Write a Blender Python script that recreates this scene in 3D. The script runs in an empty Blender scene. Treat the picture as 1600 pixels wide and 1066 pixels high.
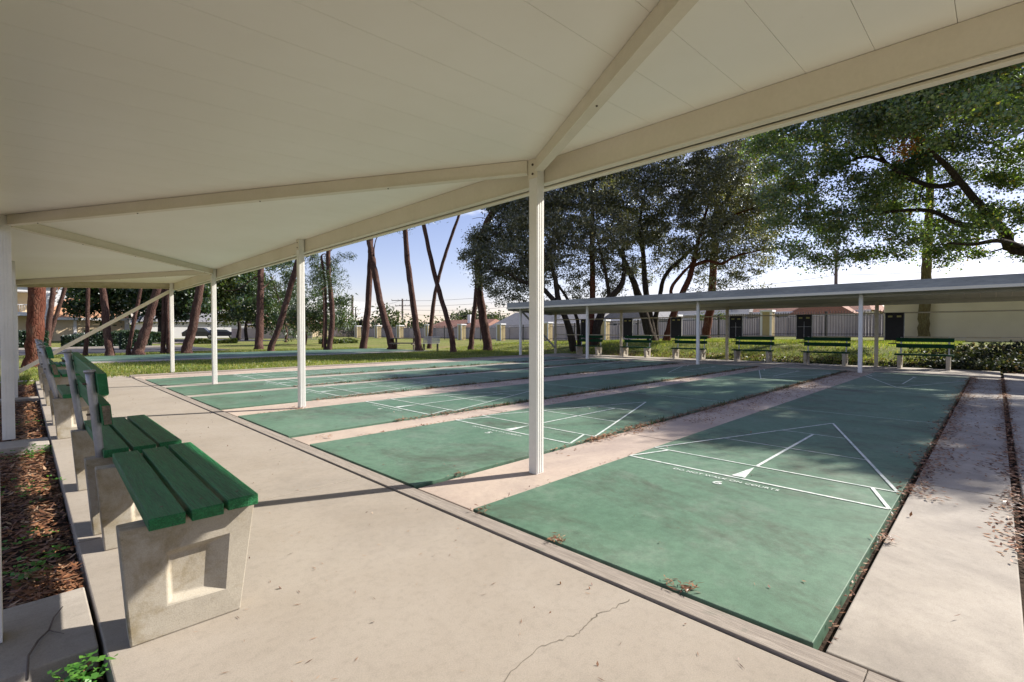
import bpy, math, random
import numpy as np
from mathutils import Vector, Matrix
R = math.radians
random.seed(7); rng = np.random.default_rng(11)
sc = bpy.context.scene; C = bpy.data.collections.new("scene"); sc.collection.children.link(C)

# ------------------------------------------------------------------ camera, sky, sun
H = 1.18; F = 761.0; PIT = R(-1.2); YAW = R(44.85)
fw = Vector((math.cos(YAW)*math.cos(PIT), math.sin(YAW)*math.cos(PIT), math.sin(PIT)))
rt = Vector((math.sin(YAW), -math.cos(YAW), 0)); upv = rt.cross(fw)
cam = bpy.data.cameras.new("camera"); co = bpy.data.objects.new("camera", cam); C.objects.link(co)
cam.sensor_width = 36; cam.lens = 36*F/1600; cam.clip_start = .05; cam.clip_end = 5000
co.location = (0, 0, H); co.rotation_euler = fw.to_track_quat('-Z', 'Y').to_euler(); sc.camera = co
SUN_EL, SUN_AZ = 34.5, -24.0
sd = Vector((math.cos(R(SUN_EL))*math.cos(R(SUN_AZ)), math.cos(R(SUN_EL))*math.sin(R(SUN_AZ)), math.sin(R(SUN_EL))))
sl = bpy.data.lights.new("sun", 'SUN'); so = bpy.data.objects.new("sun", sl); C.objects.link(so)
sl.energy = 3.3; sl.angle = R(.53); sl.color = (1, .93, .83); so.location = (20, -10, 30)
so.rotation_euler = (-sd).to_track_quat('-Z', 'Y').to_euler()
w = bpy.data.worlds.new("World"); sc.world = w; w.use_nodes = True
nt = w.node_tree; nt.nodes.clear()
sky = nt.nodes.new('ShaderNodeTexSky'); sky.sky_type = 'NISHITA'; sky.sun_disc = False
sky.sun_elevation = R(SUN_EL); sky.sun_rotation = R(90 - SUN_AZ); sky.dust_density = .35; sky.air_density = 1.0; sky.ozone_density = 2.0
tc = nt.nodes.new('ShaderNodeTexCoord'); mp = nt.nodes.new('ShaderNodeMapping'); mp.inputs['Scale'].default_value = (1.6, 1.6, 7)
no = nt.nodes.new('ShaderNodeTexNoise'); no.inputs['Scale'].default_value = 1.7; no.inputs['Detail'].default_value = 8; no.inputs['Roughness'].default_value = .6
rp = nt.nodes.new('ShaderNodeValToRGB'); rp.color_ramp.elements[0].position = .54; rp.color_ramp.elements[1].position = .74
mx = nt.nodes.new('ShaderNodeMix'); mx.data_type = 'RGBA'; mx.inputs[7].default_value = (9.5, 9.6, 10, 1)
bg = nt.nodes.new('ShaderNodeBackground'); bg.inputs['Strength'].default_value = .054
ow = nt.nodes.new('ShaderNodeOutputWorld'); L = nt.links.new
L(tc.outputs['Generated'], mp.inputs[0]); L(mp.outputs[0], no.inputs['Vector']); L(no.outputs[0], rp.inputs[0])
tn = nt.nodes.new('ShaderNodeMix'); tn.data_type = 'RGBA'; tn.blend_type = 'MULTIPLY'; tn.inputs[0].default_value = 1; tn.inputs[7].default_value = (1.16, .95, 1.04, 1)
L(sky.outputs[0], tn.inputs[6]); L(rp.outputs[0], mx.inputs[0]); L(tn.outputs[2], mx.inputs[6]); L(mx.outputs[2], bg.inputs[0]); L(bg.outputs[0], ow.inputs[0])
sc.view_settings.view_transform = 'Standard'; sc.view_settings.look = 'None'; sc.view_settings.exposure = 1.58; sc.view_settings.gamma = 1
sc.render.engine = 'CYCLES'; sc.cycles.use_denoising = True; sc.cycles.max_bounces = 8; sc.cycles.diffuse_bounces = 6
sc.cycles.transparent_max_bounces = 8; sc.cycles.sample_clamp_indirect = 6; sc.cycles.caustics_reflective = False

# ------------------------------------------------------------------ helpers
def ray(px, py): return fw + rt*((px-800)/F) + upv*((533-py)/F)
def at(px, py, D): return Vector((0, 0, H)) + ray(px, py)*D
def sst(t): t = min(1, max(0, t)); return t*t*(3-2*t)
def zt(x, y):
    if x < 19.35 and y < 15.7 and x > -.5: return -.14
    if x <= -.5 and y < 15.7: return -.06
    f = 1 - .93*sst((y-8)/30)
    b = .62*sst((x-19.4)/4.6) + .14*sst((x-24)/15)
    return b*f - .02 + (.03*math.sin(x*.7+y*.35)*sst((x-20)/8) if x > 20 else 0)
def gt(px, py):
    r = ray(px, py); t = 5.0
    for _ in range(4000):
        p = Vector((0, 0, H)) + r*t
        if p.z <= zt(p.x, p.y) or t > 160: return p, t
        t += .04
    return p, t
class MB:
    def __init__(s): s.v = []; s.f = []
    def poly(s, pts, *faces):
        n = len(s.v); s.v += [tuple(p) for p in pts]; s.f += [tuple(n+i for i in f) for f in faces]; return s
    def box(s, a, b):
        x0, y0, z0 = a; x1, y1, z1 = b
        return s.poly([(x0,y0,z0),(x1,y0,z0),(x1,y1,z0),(x0,y1,z0),(x0,y0,z1),(x1,y0,z1),(x1,y1,z1),(x0,y1,z1)],
            (0,3,2,1),(4,5,6,7),(0,1,5,4),(1,2,6,5),(2,3,7,6),(3,0,4,7))
    def bar(s, p, q, w, h, up=(0,0,1)):
        p = Vector(p); q = Vector(q); d = (q-p).normalized(); sx = d.cross(Vector(up)).normalized()*(w/2); sz = Vector(up)*(h/2)
        if abs(d.dot(Vector(up))) > 1e-4: sz = sx.cross(d).normalized()*(h/2)
        P = [c+a*sx+b*sz for c in (p, q) for a, b in ((-1,-1),(1,-1),(1,1),(-1,1))]
        return s.poly(P, (0,1,2,3),(7,6,5,4),(0,4,5,1),(1,5,6,2),(2,6,7,3),(3,7,4,0))
    def tube(s, pts, rad, n=8, cap=True):
        pts = [Vector(p) for p in pts]
        if not hasattr(rad, '__len__'): rad = [rad]*len(pts)
        base = len(s.v); ref = Vector((.31, .57, .76))
        for i, p in enumerate(pts):
            d = (pts[min(i+1, len(pts)-1)] - pts[max(i-1, 0)]).normalized()
            a = d.cross(ref).normalized() if abs(d.dot(ref)) < .95 else d.cross(Vector((1,0,0))).normalized(); b = d.cross(a)
            for k in range(n):
                t = 2*math.pi*k/n; s.v.append(tuple(p + (a*math.cos(t)+b*math.sin(t))*rad[i]))
        for i in range(len(pts)-1):
            for k in range(n):
                k2 = (k+1) % n; o = base+i*n
                s.f.append((o+k, o+k2, o+n+k2, o+n+k))
        if cap:
            s.f.append(tuple(base+k for k in reversed(range(n)))); o = base+(len(pts)-1)*n; s.f.append(tuple(o+k for k in range(n)))
        return s
    def prism(s, pts, a, b, axis='y'):
        n = len(pts)
        mk = {'y': lambda u, v, t: (u, t, v), 'x': lambda u, v, t: (t, u, v), 'z': lambda u, v, t: (u, v, t)}[axis]
        P = [mk(u, v, a) for u, v in pts] + [mk(u, v, b) for u, v in pts]
        return s.poly(P, tuple(range(n)), tuple(reversed(range(n, 2*n))), *[(i, i+n, (i+1) % n+n, (i+1) % n) for i in range(n)])
    def build(s, name, m, parent=None, org=None, fn=None, bevel=0, smooth=False, weld=False):
        o0 = wl(parent) if parent else Vector(org or (0, 0, 0))
        me = bpy.data.meshes.new(name)
        V = [Vector(fn(v)) if fn else Vector(v) for v in s.v]
        me.from_pydata([tuple(v-o0) for v in V], [], s.f); me.validate(); me.update()
        if smooth: me.polygons.foreach_set('use_smooth', [True]*len(me.polygons))
        me.materials.append(m); o = bpy.data.objects.new(name, me); C.objects.link(o)
        import bmesh
        bm = bmesh.new(); bm.from_mesh(me); bmesh.ops.recalc_face_normals(bm, faces=bm.faces); bm.to_mesh(me); bm.free()
        if parent: o.parent = parent
        else: o.location = o0
        if bevel:
            b = o.modifiers.new('bevel', 'BEVEL'); b.width = bevel; b.segments = 2; b.limit_method = 'ANGLE'; b.angle_limit = R(40)
        return o
WL = {}
def wl(o): return WL.get(o.name, Vector(o.location)) + (wl(o.parent) if o.parent else Vector((0, 0, 0)))
def tag(o, label=None, cat=None, group=None, kind=None):
    for k, v in (('label', label), ('category', cat), ('group', group), ('kind', kind)):
        if v: o[k] = v
    return o
def empty(name, loc, label, cat, group=None):
    o = bpy.data.objects.new(name, None); C.objects.link(o); o.location = loc; o.empty_display_size = .2
    return tag(o, label, cat, group)
def struct(mb, name, m, **k): return tag(mb.build(name, m, **k), kind='structure')
def copy_tree(o, loc=None, rot=None, label=None, parent=None):
    c = o.copy(); C.objects.link(c); c.parent = parent
    if loc is not None: c.location = loc
    if rot is not None: c.rotation_euler = rot
    if label: c['label'] = label
    for ch in [x for x in C.objects if x.parent == o]: copy_tree(ch, parent=c)
    return c
def quads(name, V, m, parent=None, org=None, n=4, smooth=False):
    """V: (N,n,3) numpy array of faces"""
    o0 = np.array(wl(parent) if parent else Vector(org or (0, 0, 0)))
    V = (V - o0).astype(np.float32); N = V.shape[0]; me = bpy.data.meshes.new(name)
    me.vertices.add(N*n); me.vertices.foreach_set('co', V.reshape(-1))
    me.loops.add(N*n); me.loops.foreach_set('vertex_index', np.arange(N*n, dtype=np.int32))
    me.polygons.add(N); me.polygons.foreach_set('loop_start', np.arange(0, N*n, n, dtype=np.int32))
    try: me.polygons.foreach_set('loop_total', np.full(N, n, dtype=np.int32))
    except Exception: pass
    me.update(calc_edges=True); me.materials.append(m)
    o = bpy.data.objects.new(name, me); C.objects.link(o)
    if parent: o.parent = parent
    else: o.location = tuple(o0)
    return o
def unit(a): return a/np.maximum(np.linalg.norm(a, axis=-1, keepdims=True), 1e-9)
def leafquads(P, L_, W_, up=.3, A=None):
    N = len(P)
    if A is None: A = unit(rng.normal(size=(N, 3)) + np.array([0, 0, -.2]))
    nrm = unit(rng.normal(size=(N, 3)) + np.array([0, 0, up*2])); B = unit(np.cross(A, nrm)); nn = np.cross(A, B)
    s = rng.uniform(.65, 1.3, (N, 1)); l = A*L_*s*.5; b = B*W_*s*.5; c = nn*W_*.12*s
    return np.stack([P-l, P-b*1.0+l*.05+c, P+l, P+b+l*.05+c], 1)

# ------------------------------------------------------------------ materials
def mat(name, base, rough=.7, spec=.3, metal=0.0):
    m = bpy.data.materials.new(name); m.use_nodes = True; n = m.node_tree; b = n.nodes['Principled BSDF']
    b.inputs['Base Color'].default_value = (*base, 1); b.inputs['Roughness'].default_value = rough
    b.inputs['Specular IOR Level'].default_value = spec; b.inputs['Metallic'].default_value = metal
    return m, n, b
def nse(n, scale, detail=6, rough=.55, stretch=None, dist=0):
    t = n.nodes.new('ShaderNodeTexCoord'); x = n.nodes.new('ShaderNodeTexNoise')
    x.inputs['Scale'].default_value = scale; x.inputs['Detail'].default_value = detail; x.inputs['Roughness'].default_value = rough; x.inputs['Distortion'].default_value = dist
    if stretch:
        q = n.nodes.new('ShaderNodeMapping'); q.inputs['Scale'].default_value = stretch; n.links.new(t.outputs['Object'], q.inputs[0]); n.links.new(q.outputs[0], x.inputs['Vector'])
    else: n.links.new(t.outputs['Object'], x.inputs['Vector'])
    return x.outputs[0]
def ramp(n, src, stops):
    r = n.nodes.new('ShaderNodeValToRGB'); e = r.color_ramp.elements
    while len(e) < len(stops): e.new(.5)
    for i, (p, c) in enumerate(stops):
        e[i].position = p; e[i].color = (c, c, c, 1) if not hasattr(c, '__len__') else (*c, 1)
    n.links.new(src, r.inputs[0]); return r.outputs[0]
def mul(n, a, b, fac=1.0, mode='MULTIPLY'):
    x = n.nodes.new('ShaderNodeMix'); x.data_type = 'RGBA'; x.blend_type = mode
    if isinstance(fac, (int, float)): x.inputs[0].default_value = fac
    else: n.links.new(fac, x.inputs[0])
    for s, i in ((a, 6), (b, 7)):
        if isinstance(s, tuple): x.inputs[i].default_value = (*s, 1)
        else: n.links.new(s, x.inputs[i])
    return x.outputs[2]
def bump(n, b, src, strength=.3, dist=.01):
    q = n.nodes.new('ShaderNodeBump'); q.inputs['Strength'].default_value = strength; q.inputs['Distance'].default_value = dist
    n.links.new(src, q.inputs['Height']); n.links.new(q.outputs[0], b.inputs['Normal'])
def noisy(name, base, c2, scale=3, rough=.8, spec=.2, lo=.35, hi=.7, bs=60, bstr=.25, bd=.004, stretch=None, metal=0, detail=7, fine=.85, c3=None, s3=.6, p3=(.55, .72)):
    m, n, b = mat(name, base, rough, spec, metal)
    c = ramp(n, nse(n, scale, detail, .6, stretch), [(lo, base), (hi, c2)])
    if c3: c = mul(n, c, c3, ramp(n, nse(n, s3, 8, .65, None, .4), [(p3[0], 0.0), (p3[1], 1.0)]), 'MIX')
    f = nse(n, bs, 4, .6, stretch)
    c = mul(n, c, ramp(n, f, [(.3, fine), (.7, 1.0)])); n.links.new(c, b.inputs['Base Color'])
    bump(n, b, f, bstr, bd); return m
M = {}
def conc(name, base, c2, c3, s3=.55, p3=(.5, .75)):
    m, n, b = mat(name, base, .85, .25)
    c = ramp(n, nse(n, 1.3, 8, .62, None, .6), [(.3, base), (.72, c2)])
    c = mul(n, c, c3, ramp(n, nse(n, s3, 9, .7, None, .5), [(p3[0], 0.0), (p3[1], .85)]), 'MIX')
    c = mul(n, c, ramp(n, nse(n, 22, 9, .8), [(.28, .82), (.5, 1.0), (.8, 1.05)]))
    f = nse(n, 190, 3, .7); c = mul(n, c, ramp(n, f, [(.25, .82), (.6, 1.03)]))
    vo = n.nodes.new('ShaderNodeTexVoronoi'); vo.inputs['Scale'].default_value = 9; t = n.nodes.new('ShaderNodeTexCoord'); n.links.new(t.outputs['Object'], vo.inputs['Vector'])
    c = mul(n, c, ramp(n, vo.outputs['Distance'], [(0, .45), (.035, 1.0)]), .8)
    n.links.new(c, b.inputs['Base Color']); bump(n, b, f, .22, .003); return m
M['path'] = conc('path_concrete', (.295, .258, .214), (.345, .308, .264), (.225, .200, .172), .9, (.5, .8))
M['strip'] = conc('weathered_concrete', (.34, .305, .26), (.42, .385, .34), (.20, .18, .16), .8, (.42, .7))
M['pinkstrip'] = conc('pinkish_concrete', (.42, .34, .285), (.49, .41, .34), (.27, .22, .20), .8, (.45, .75))
M['bench_conc'] = conc('bench_concrete', (.33, .295, .24), (.42, .385, .32), (.20, .15, .065), 3.0, (.50, .68))
m, n, b = mat('court_paint', (.1, .3, .2), .62, .3); M['court'] = m
c = ramp(n, nse(n, .55, 8, .6, None, .5), [(.32, (.080, .160, .104)), (.68, (.130, .222, .155))])
c = mul(n, c, (.070, .082, .058), ramp(n, nse(n, 1.1, 10, .78, (1, .6, 1), .5), [(.49, 0.0), (.66, .9)]), 'MIX')
c = mul(n, c, (.19, .235, .19), ramp(n, nse(n, 2.1, 9, .75), [(.5, 0.0), (.72, .6)]), 'MIX')
c = mul(n, c, ramp(n, nse(n, 12, 9, .8), [(.32, .72), (.62, 1.08)])); f = nse(n, 230, 3, .7)
c = mul(n, c, ramp(n, f, [(.3, .8), (.65, 1.06)])); n.links.new(c, b.inputs['Base Color']); bump(n, b, f, .3, .002)
m, n, b = mat('white_line_paint', (.7, .72, .7), .6, .3); M['line'] = m
c = ramp(n, nse(n, 18, 8, .8), [(.38, (.30, .42, .36)), (.56, (.66, .68, .66))]); n.links.new(c, b.inputs['Base Color'])
m, n, b = mat('cream_paint', (.74, .68, .55), .45, .4); M['cream'] = m
c = ramp(n, nse(n, .9, 6, .6), [(.3, (.72, .665, .545)), (.7, (.78, .73, .61))])
c = mul(n, c, ramp(n, nse(n, 60, 4, .7), [(.2, .93), (.5, 1.0)])); n.links.new(c, b.inputs['Base Color']); b.inputs['Roughness'].default_value = .5
m, n, b = mat('ceiling_paint', (.8, .76, .66), .55, .35); M['ceil'] = m
c = ramp(n, nse(n, .45, 7, .6), [(.3, (.82, .785, .71)), (.7, (.91, .885, .83))])
c = mul(n, c, ramp(n, nse(n, 11, 6, .8), [(.2, .90), (.36, 1.0)])); n.links.new(c, b.inputs['Base Color']); bump(n, b, nse(n, 3, 3, .5, (1, 8, 1)), .25, .004)
M['beam'] = noisy('beam_paint', (.70, .64, .52), (.76, .70, .59), 2.0, .5, .35, bs=40, bstr=.1, bd=.001, fine=.95)
M['endbeam'] = noisy('stained_beam_paint', (.56, .50, .36), (.40, .36, .20), 4.0, .6, .3, lo=.5, hi=.75, bs=40, bstr=.1, bd=.001, fine=.9)
M['white'] = noisy('white_post_paint', (.78, .77, .74), (.70, .69, .66), 3, .45, .4, bs=50, bstr=.08, bd=.001, fine=.95)
M['seam'] = mat('dark_gap', (.16, .14, .11), .9)[0]
M['bolt'] = mat('bolt_steel', (.10, .08, .06), .5, .5, .6)[0]
M['weath'] = noisy('weathered_fascia', (.42, .43, .42), (.28, .29, .29), 5, .8, .2, bs=40, bstr=.2, stretch=(1, .15, 1), fine=.7)
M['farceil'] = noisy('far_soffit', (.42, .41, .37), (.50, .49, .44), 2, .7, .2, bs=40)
M['rustpost'] = noisy('rusty_post_paint', (.42, .36, .24), (.50, .48, .42), 4, .7, .2, bs=60)
M['timber'] = noisy('grey_timber', (.40, .355, .31), (.27, .235, .205), 6, .9, .15, lo=.3, hi=.7, bs=30, bstr=.6, bd=.004, stretch=(9, .35, 9), fine=.6, c3=(.15, .19, .15), s3=3, p3=(.6, .8))
M['plank'] = noisy('green_plank_paint', (.011, .15, .045), (.024, .235, .085), 3, .5, .3, bs=20, bstr=.9, bd=.006, stretch=(9, .5, 9), fine=.38)
n = M['plank'].node_tree; b = n.nodes['Principled BSDF']; src = b.inputs['Base Color'].links[0].from_socket   # worn streaks where the paint has gone thin
n.links.new(mul(n, src, (.10, .20, .13), ramp(n, nse(n, 26, 8, .8, (3, .25, 3)), [(.56, 0.0), (.70, .75)]), 'MIX'), b.inputs['Base Color'])
M['backplank'] = noisy('green_back_paint', (.012, .15, .045), (.025, .21, .075), 3, .5, .3, bs=16, bstr=.6, bd=.004, stretch=(9, .6, 9), fine=.6)
M['rawend'] = noisy('bare_wood_end', (.33, .25, .19), (.15, .16, .11), 30, .9, .1, bs=90, fine=.5)
M['pipe'] = noisy('galvanised_pipe', (.47, .46, .47), (.36, .35, .36), 9, .42, .5, bs=70, bstr=.1, metal=.35)
M['asphalt'] = noisy('asphalt', (.055, .055, .065), (.085, .083, .09), 2, .9, .2, bs=60)
M['soil'] = noisy('dark_soil', (.035, .024, .018), (.075, .05, .036), 7, .95, .1, bs=50, bstr=.8, bd=.02, fine=.5)
M['stucco'] = noisy('cream_stucco', (.80, .70, .49), (.72, .62, .43), .8, .9, .15, bs=70, bstr=.3)
M['pillar'] = noisy('pillar_stucco', (.50, .41, .24), (.44, .35, .2), 1.5, .9, .15, bs=70)
M['whitewall'] = noisy('white_siding', (.62, .62, .62), (.55, .55, .57), 1, .7, .2, bs=8, bstr=.2, stretch=(.2, .2, 6))
M['creamwall'] = noisy('cream_render', (.74, .60, .40), (.70, .56, .37), 1, .85, .2, bs=20)
M['trim'] = mat('white_trim', (.75, .75, .77), .6)[0]
M['glass'] = mat('window_glass', (.05, .07, .09), .12, .6)[0]
M['terracotta'] = noisy('terracotta_tiles', (.34, .18, .13), (.26, .14, .105), 2, .8, .2, bs=9, bstr=.6, bd=.05, stretch=(3, 3, 3), fine=.7)
M['shingle'] = noisy('grey_shingles', (.20, .20, .21), (.27, .27, .28), 2, .9, .2, bs=9, bstr=.5, bd=.03, stretch=(1, 1, 6), fine=.75)
M['orangeroof'] = noisy('tan_roof', (.48, .27, .16), (.42, .24, .15), 2, .9, .2, bs=9, fine=.8)
M['pvc'] = noisy('mauve_fence', (.44, .39, .40), (.52, .47, .48), 1.2, .8, .2, bs=12, fine=.85)
M['iron'] = mat('black_iron', (.018, .018, .02), .5, .4)[0]
M['black'] = noisy('black_board', (.010, .010, .011), (.016, .016, .017), 5, .6, .3, bs=60, bstr=.05)
M['yellowcard'] = mat('yellowed_card', (.32, .30, .12), .8)[0]
M['polewood'] = noisy('pole_wood', (.20, .17, .15), (.13, .11, .10), 4, .9, .1, bs=20, stretch=(4, 4, .4))
M['wire'] = mat('wire', (.12, .12, .13), .7)[0]
M['shadedgreen'] = noisy('shade_darkened_green', (.010, .05, .022), (.014, .055, .028), 4, .8, .08, bs=30)  # far bench green, darkened in its colour for the shade under the canopy
def bark(name, a, b2, hi):
    m, n, b = mat(name, a, .95, .1)
    c = ramp(n, nse(n, 5.5, 8, .7, (1, 1, .28), .8), [(.3, a), (.52, b2), (.72, hi)])
    t = n.nodes.new('ShaderNodeTexCoord'); q = n.nodes.new('ShaderNodeMapping'); q.inputs['Scale'].default_value = (15, 15, 5)
    v = n.nodes.new('ShaderNodeTexVoronoi'); v.feature = 'DISTANCE_TO_EDGE'; v.inputs['Scale'].default_value = 1
    n.links.new(t.outputs['Object'], q.inputs[0]); n.links.new(q.outputs[0], v.inputs['Vector'])
    cr = ramp(n, v.outputs['Distance'], [(0, .45), (.16, 1.0)]); c = mul(n, c, cr, .55)
    n.links.new(c, b.inputs['Base Color']); bump(n, b, cr, .8, .03); return m
M['pinebark'] = bark('pine_bark', (.060, .030, .026), (.105, .060, .050), (.17, .115, .095))
M['redbark'] = bark('red_bark', (.075, .022, .014), (.13, .052, .035), (.20, .12, .085))
M['oakbark'] = bark('oak_bark', (.030, .024, .020), (.055, .045, .037), (.10, .08, .065))
M['mossbark'] = bark('mossy_bark', (.12, .085, .035), (.20, .16, .07), (.26, .23, .12))
def leafmat(name, cols, trans=.35, gloss=.12, rough=.45):
    m = bpy.data.materials.new(name); m.use_nodes = True; n = m.node_tree; n.nodes.clear()
    g = n.nodes.new('ShaderNodeNewGeometry'); r = n.nodes.new('ShaderNodeValToRGB'); e = r.color_ramp.elements
    while len(e) < len(cols): e.new(.5)
    for i, (p, c) in enumerate(cols): e[i].position = p; e[i].color = (*c, 1)
    n.links.new(g.outputs['Random Per Island'], r.inputs[0])
    c = mul(n, r.outputs[0], ramp(n, nse(n, .45, 3, .6), [(.3, .6), (.7, 1.25)]))
    d = n.nodes.new('ShaderNodeBsdfDiffuse'); t = n.nodes.new('ShaderNodeBsdfTranslucent'); q = n.nodes.new('ShaderNodeBsdfGlossy'); q.inputs['Roughness'].default_value = rough
    tcol = mul(n, c, (1.5, 1.6, .6)); n.links.new(c, d.inputs[0]); n.links.new(tcol, t.inputs[0])
    m1 = n.nodes.new('ShaderNodeMixShader'); m1.inputs[0].default_value = trans; m2 = n.nodes.new('ShaderNodeMixShader'); m2.inputs[0].default_value = gloss
    o = n.nodes.new('ShaderNodeOutputMaterial'); k = n.links.new
    k(d.outputs[0], m1.inputs[1]); k(t.outputs[0], m1.inputs[2]); k(m1.outputs[0], m2.inputs[1]); k(q.outputs[0], m2.inputs[2]); k(m2.outputs[0], o.inputs[0])
    q.inputs['Color'].default_value = (.8, .85, .9, 1); return m
M['oakleaf'] = leafmat('oak_leaves', [(0, (.045, .053, .024)), (.5, (.10, .108, .05)), (.85, (.21, .20, .10)), (1, (.22, .17, .09))], .42, .12)
M['leafR'] = leafmat('glossy_green_leaves', [(0, (.035, .068, .02)), (.5, (.09, .15, .035)), (.9, (.21, .28, .06)), (.992, (.30, .20, .04)), (1, (.34, .16, .03))], .5, .10)
M['orangeleaf'] = leafmat('orange_leaves', [(0, (.38, .11, .015)), (1, (.5, .22, .03))], .4, .05)
M['leafY'] = leafmat('yellow_green_leaves', [(0, (.05, .085, .018)), (.6, (.10, .14, .03)), (1, (.17, .15, .04))], .4, .05)
M['leafM'] = leafmat('mid_green_leaves', [(0, (.02, .05, .02)), (.6, (.045, .085, .03)), (1, (.10, .11, .05))], .35, .06)
M['needle'] = leafmat('pine_needles', [(0, (.03, .055, .022)), (.7, (.06, .10, .035)), (1, (.12, .13, .05))], .3, .06)
M['far'] = leafmat('distant_leaves', [(0, (.05, .07, .035)), (1, (.10, .12, .06))], .3, .03)
M['hedge'] = leafmat('hedge_leaves', [(0, (.010, .030, .012)), (1, (.03, .06, .02))], .2, .08)
M['litter'] = leafmat('dry_leaves', [(0, (.08, .035, .02)), (.45, (.20, .085, .04)), (.8, (.34, .17, .09)), (1, (.42, .30, .20))], .1, .06)
M['clover'] = leafmat('clover_leaves', [(0, (.06, .20, .03)), (1, (.14, .33, .05))], .4, .05)
M['blade'] = leafmat('grass_blades', [(0, (.10, .16, .03)), (.6, (.20, .24, .06)), (1, (.38, .32, .14))], .4, .02)
M['vine'] = leafmat('vine_leaves', [(0, (.012, .018, .010)), (.6, (.03, .04, .02)), (.9, (.09, .10, .05)), (1, (.22, .14, .10))], .2, .03)
m, n, b = mat('lawn', (.1, .12, .03), .95, .1); M['lawn'] = m
c = ramp(n, nse(n, .35, 8, .65), [(.3, (.14, .19, .045)), (.52, (.22, .235, .07)), (.72, (.33, .26, .13))])
c = mul(n, c, ramp(n, nse(n, 6, 6, .75), [(.3, .55), (.65, 1.15)])); c = mul(n, c, ramp(n, nse(n, 45, 3, .7), [(.3, .6), (.7, 1.15)]))
n.links.new(c, b.inputs['Base Color']); bump(n, b, nse(n, 14, 5, .7), .9, .05)

# ------------------------------------------------------------------ ground
xs = np.unique(np.concatenate([np.linspace(-1500, -60, 9), np.linspace(-60, -2, 20), np.linspace(-2, 18, 21), np.linspace(18, 30, 41), np.linspace(30, 60, 31), np.linspace(60, 200, 15), np.linspace(200, 2500, 10), [-.501, -.499, 19.349, 19.351]]))
ys = np.unique(np.concatenate([np.linspace(-1500, -60, 9), np.linspace(-60, 14, 60), np.linspace(14, 60, 60), np.linspace(60, 200, 30), np.linspace(200, 2500, 10), [15.699, 15.701]]))
mb = MB(); nx, ny = len(xs), len(ys)
mb.v = [(x, y, zt(x, y)) for x in xs for y in ys]
mb.f = [(i*ny+j, (i+1)*ny+j, (i+1)*ny+j+1, i*ny+j+1) for i in range(nx-1) for j in range(ny-1)]
struct(mb, 'ground', M['lawn'], smooth=True)
def slab(name, m, x0, x1, y0, y1, z1, z0=-.2, bevel=.006):
    return struct(MB().box((x0, y0, z0), (x1, y1, z1)), name, m, bevel=bevel)
# path along the canopy: slabs with open joints
PY = [-6.0, -1.2, 3.62, 8.72, 13.55, 16.35]
mb = MB()
for a, b_ in zip(PY, PY[1:]): mb.box((.2, a, -.2), (1.917, b_-.012, 0))
path = struct(mb, 'path', M['path'], bevel=.006)
mb = MB(); mb.box((.22, -6, -.2), (1.88, 16.3, -.03)); struct(mb, 'path_bed', M['seam'])
mb = MB()    # thin jagged crack
def crack(pts, w0, n_=9, seed=1):
    r_ = random.Random(seed); P = []
    for (a, b_) in zip(pts, pts[1:]):
        for k in range(n_):
            t = k/n_; P.append(Vector((a[0]+(b_[0]-a[0])*t + r_.uniform(-.009, .009), a[1]+(b_[1]-a[1])*t + r_.uniform(-.009, .009), 0)))
    for p, q in zip(P, P[1:]):
        d = (q-p).normalized(); s_ = Vector((-d.y, d.x, 0))*w0*r_.uniform(.5, 1.4)
        mb.poly([p-s_, q-s_, q+s_, p+s_], (0, 1, 2, 3))
crack([(1.87, 1.12), (1.65, 1.16), (1.5, 1.14), (1.33, 1.19), (1.1, 1.16), (.9, 1.2), (.5, 1.17)], .0016)
for i in range(len(mb.v)): mb.v[i] = (mb.v[i][0], mb.v[i][1], .002)
mb.build('crack', M['seam'], parent=path)
# crosswise concrete footings under the back posts, and the beds of fallen leaves between them
for a, b_ in ((2.38, 2.98), (7.05, 7.5), (11.95, 12.3), (16.2, 16.45), (-2.5, -1.9)):
    slab('footing', M['strip'], -1.2, .185, a, b_, -.004)
slab('added_bounce_pavement', M['path'], -9, -1.21, -12, 15.6, -.02)  # unseen paving, added to bounce sunlight up onto the canopy ceiling
mb = MB(); mb.box((-1.2, -6, -.3), (.19, 16.3, -.085)); struct(mb, 'planting_bed', M['soil'])
# courts
CW = [('6', .47, 2.42), ('5', 3.10, 5.0), ('4', 5.56, 7.37), ('3', 8.22, 10.05), ('2', 10.5, 12.1), ('1', 12.72, 14.5)]
X0, X1 = 2.07, 17.0
def text_mesh(parent, s, x, y, size, sx=1.0, name='lettering'):
    cu = bpy.data.curves.new(name, 'FONT'); cu.body = s; cu.size = size; cu.align_x = 'CENTER'; cu.offset = size*.012; cu.space_character = 1.08
    o = bpy.data.objects.new(name, cu); C.objects.link(o); bpy.context.view_layer.update()
    me = bpy.data.meshes.new_from_object(o); bpy.data.objects.remove(o)
    me.transform(Matrix.Translation((x, y, .0165)) @ Matrix.Rotation(R(-90), 4, 'Z') @ Matrix.Diagonal((sx, 1, 1, 1)))
    me.materials.clear(); me.materials.append(M['line']); q = bpy.data.objects.new(name, me); C.objects.link(q); q.parent = parent; return q
def seg(mb, a, b_, w_, z):
    a = Vector((*a, z)); b_ = Vector((*b_, z)); d = (b_-a).normalized(); s_ = Vector((-d.y, d.x, 0))*w_/2
    mb.poly([a-s_, b_-s_, b_+s_, a+s_], (0, 1, 2, 3))
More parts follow.
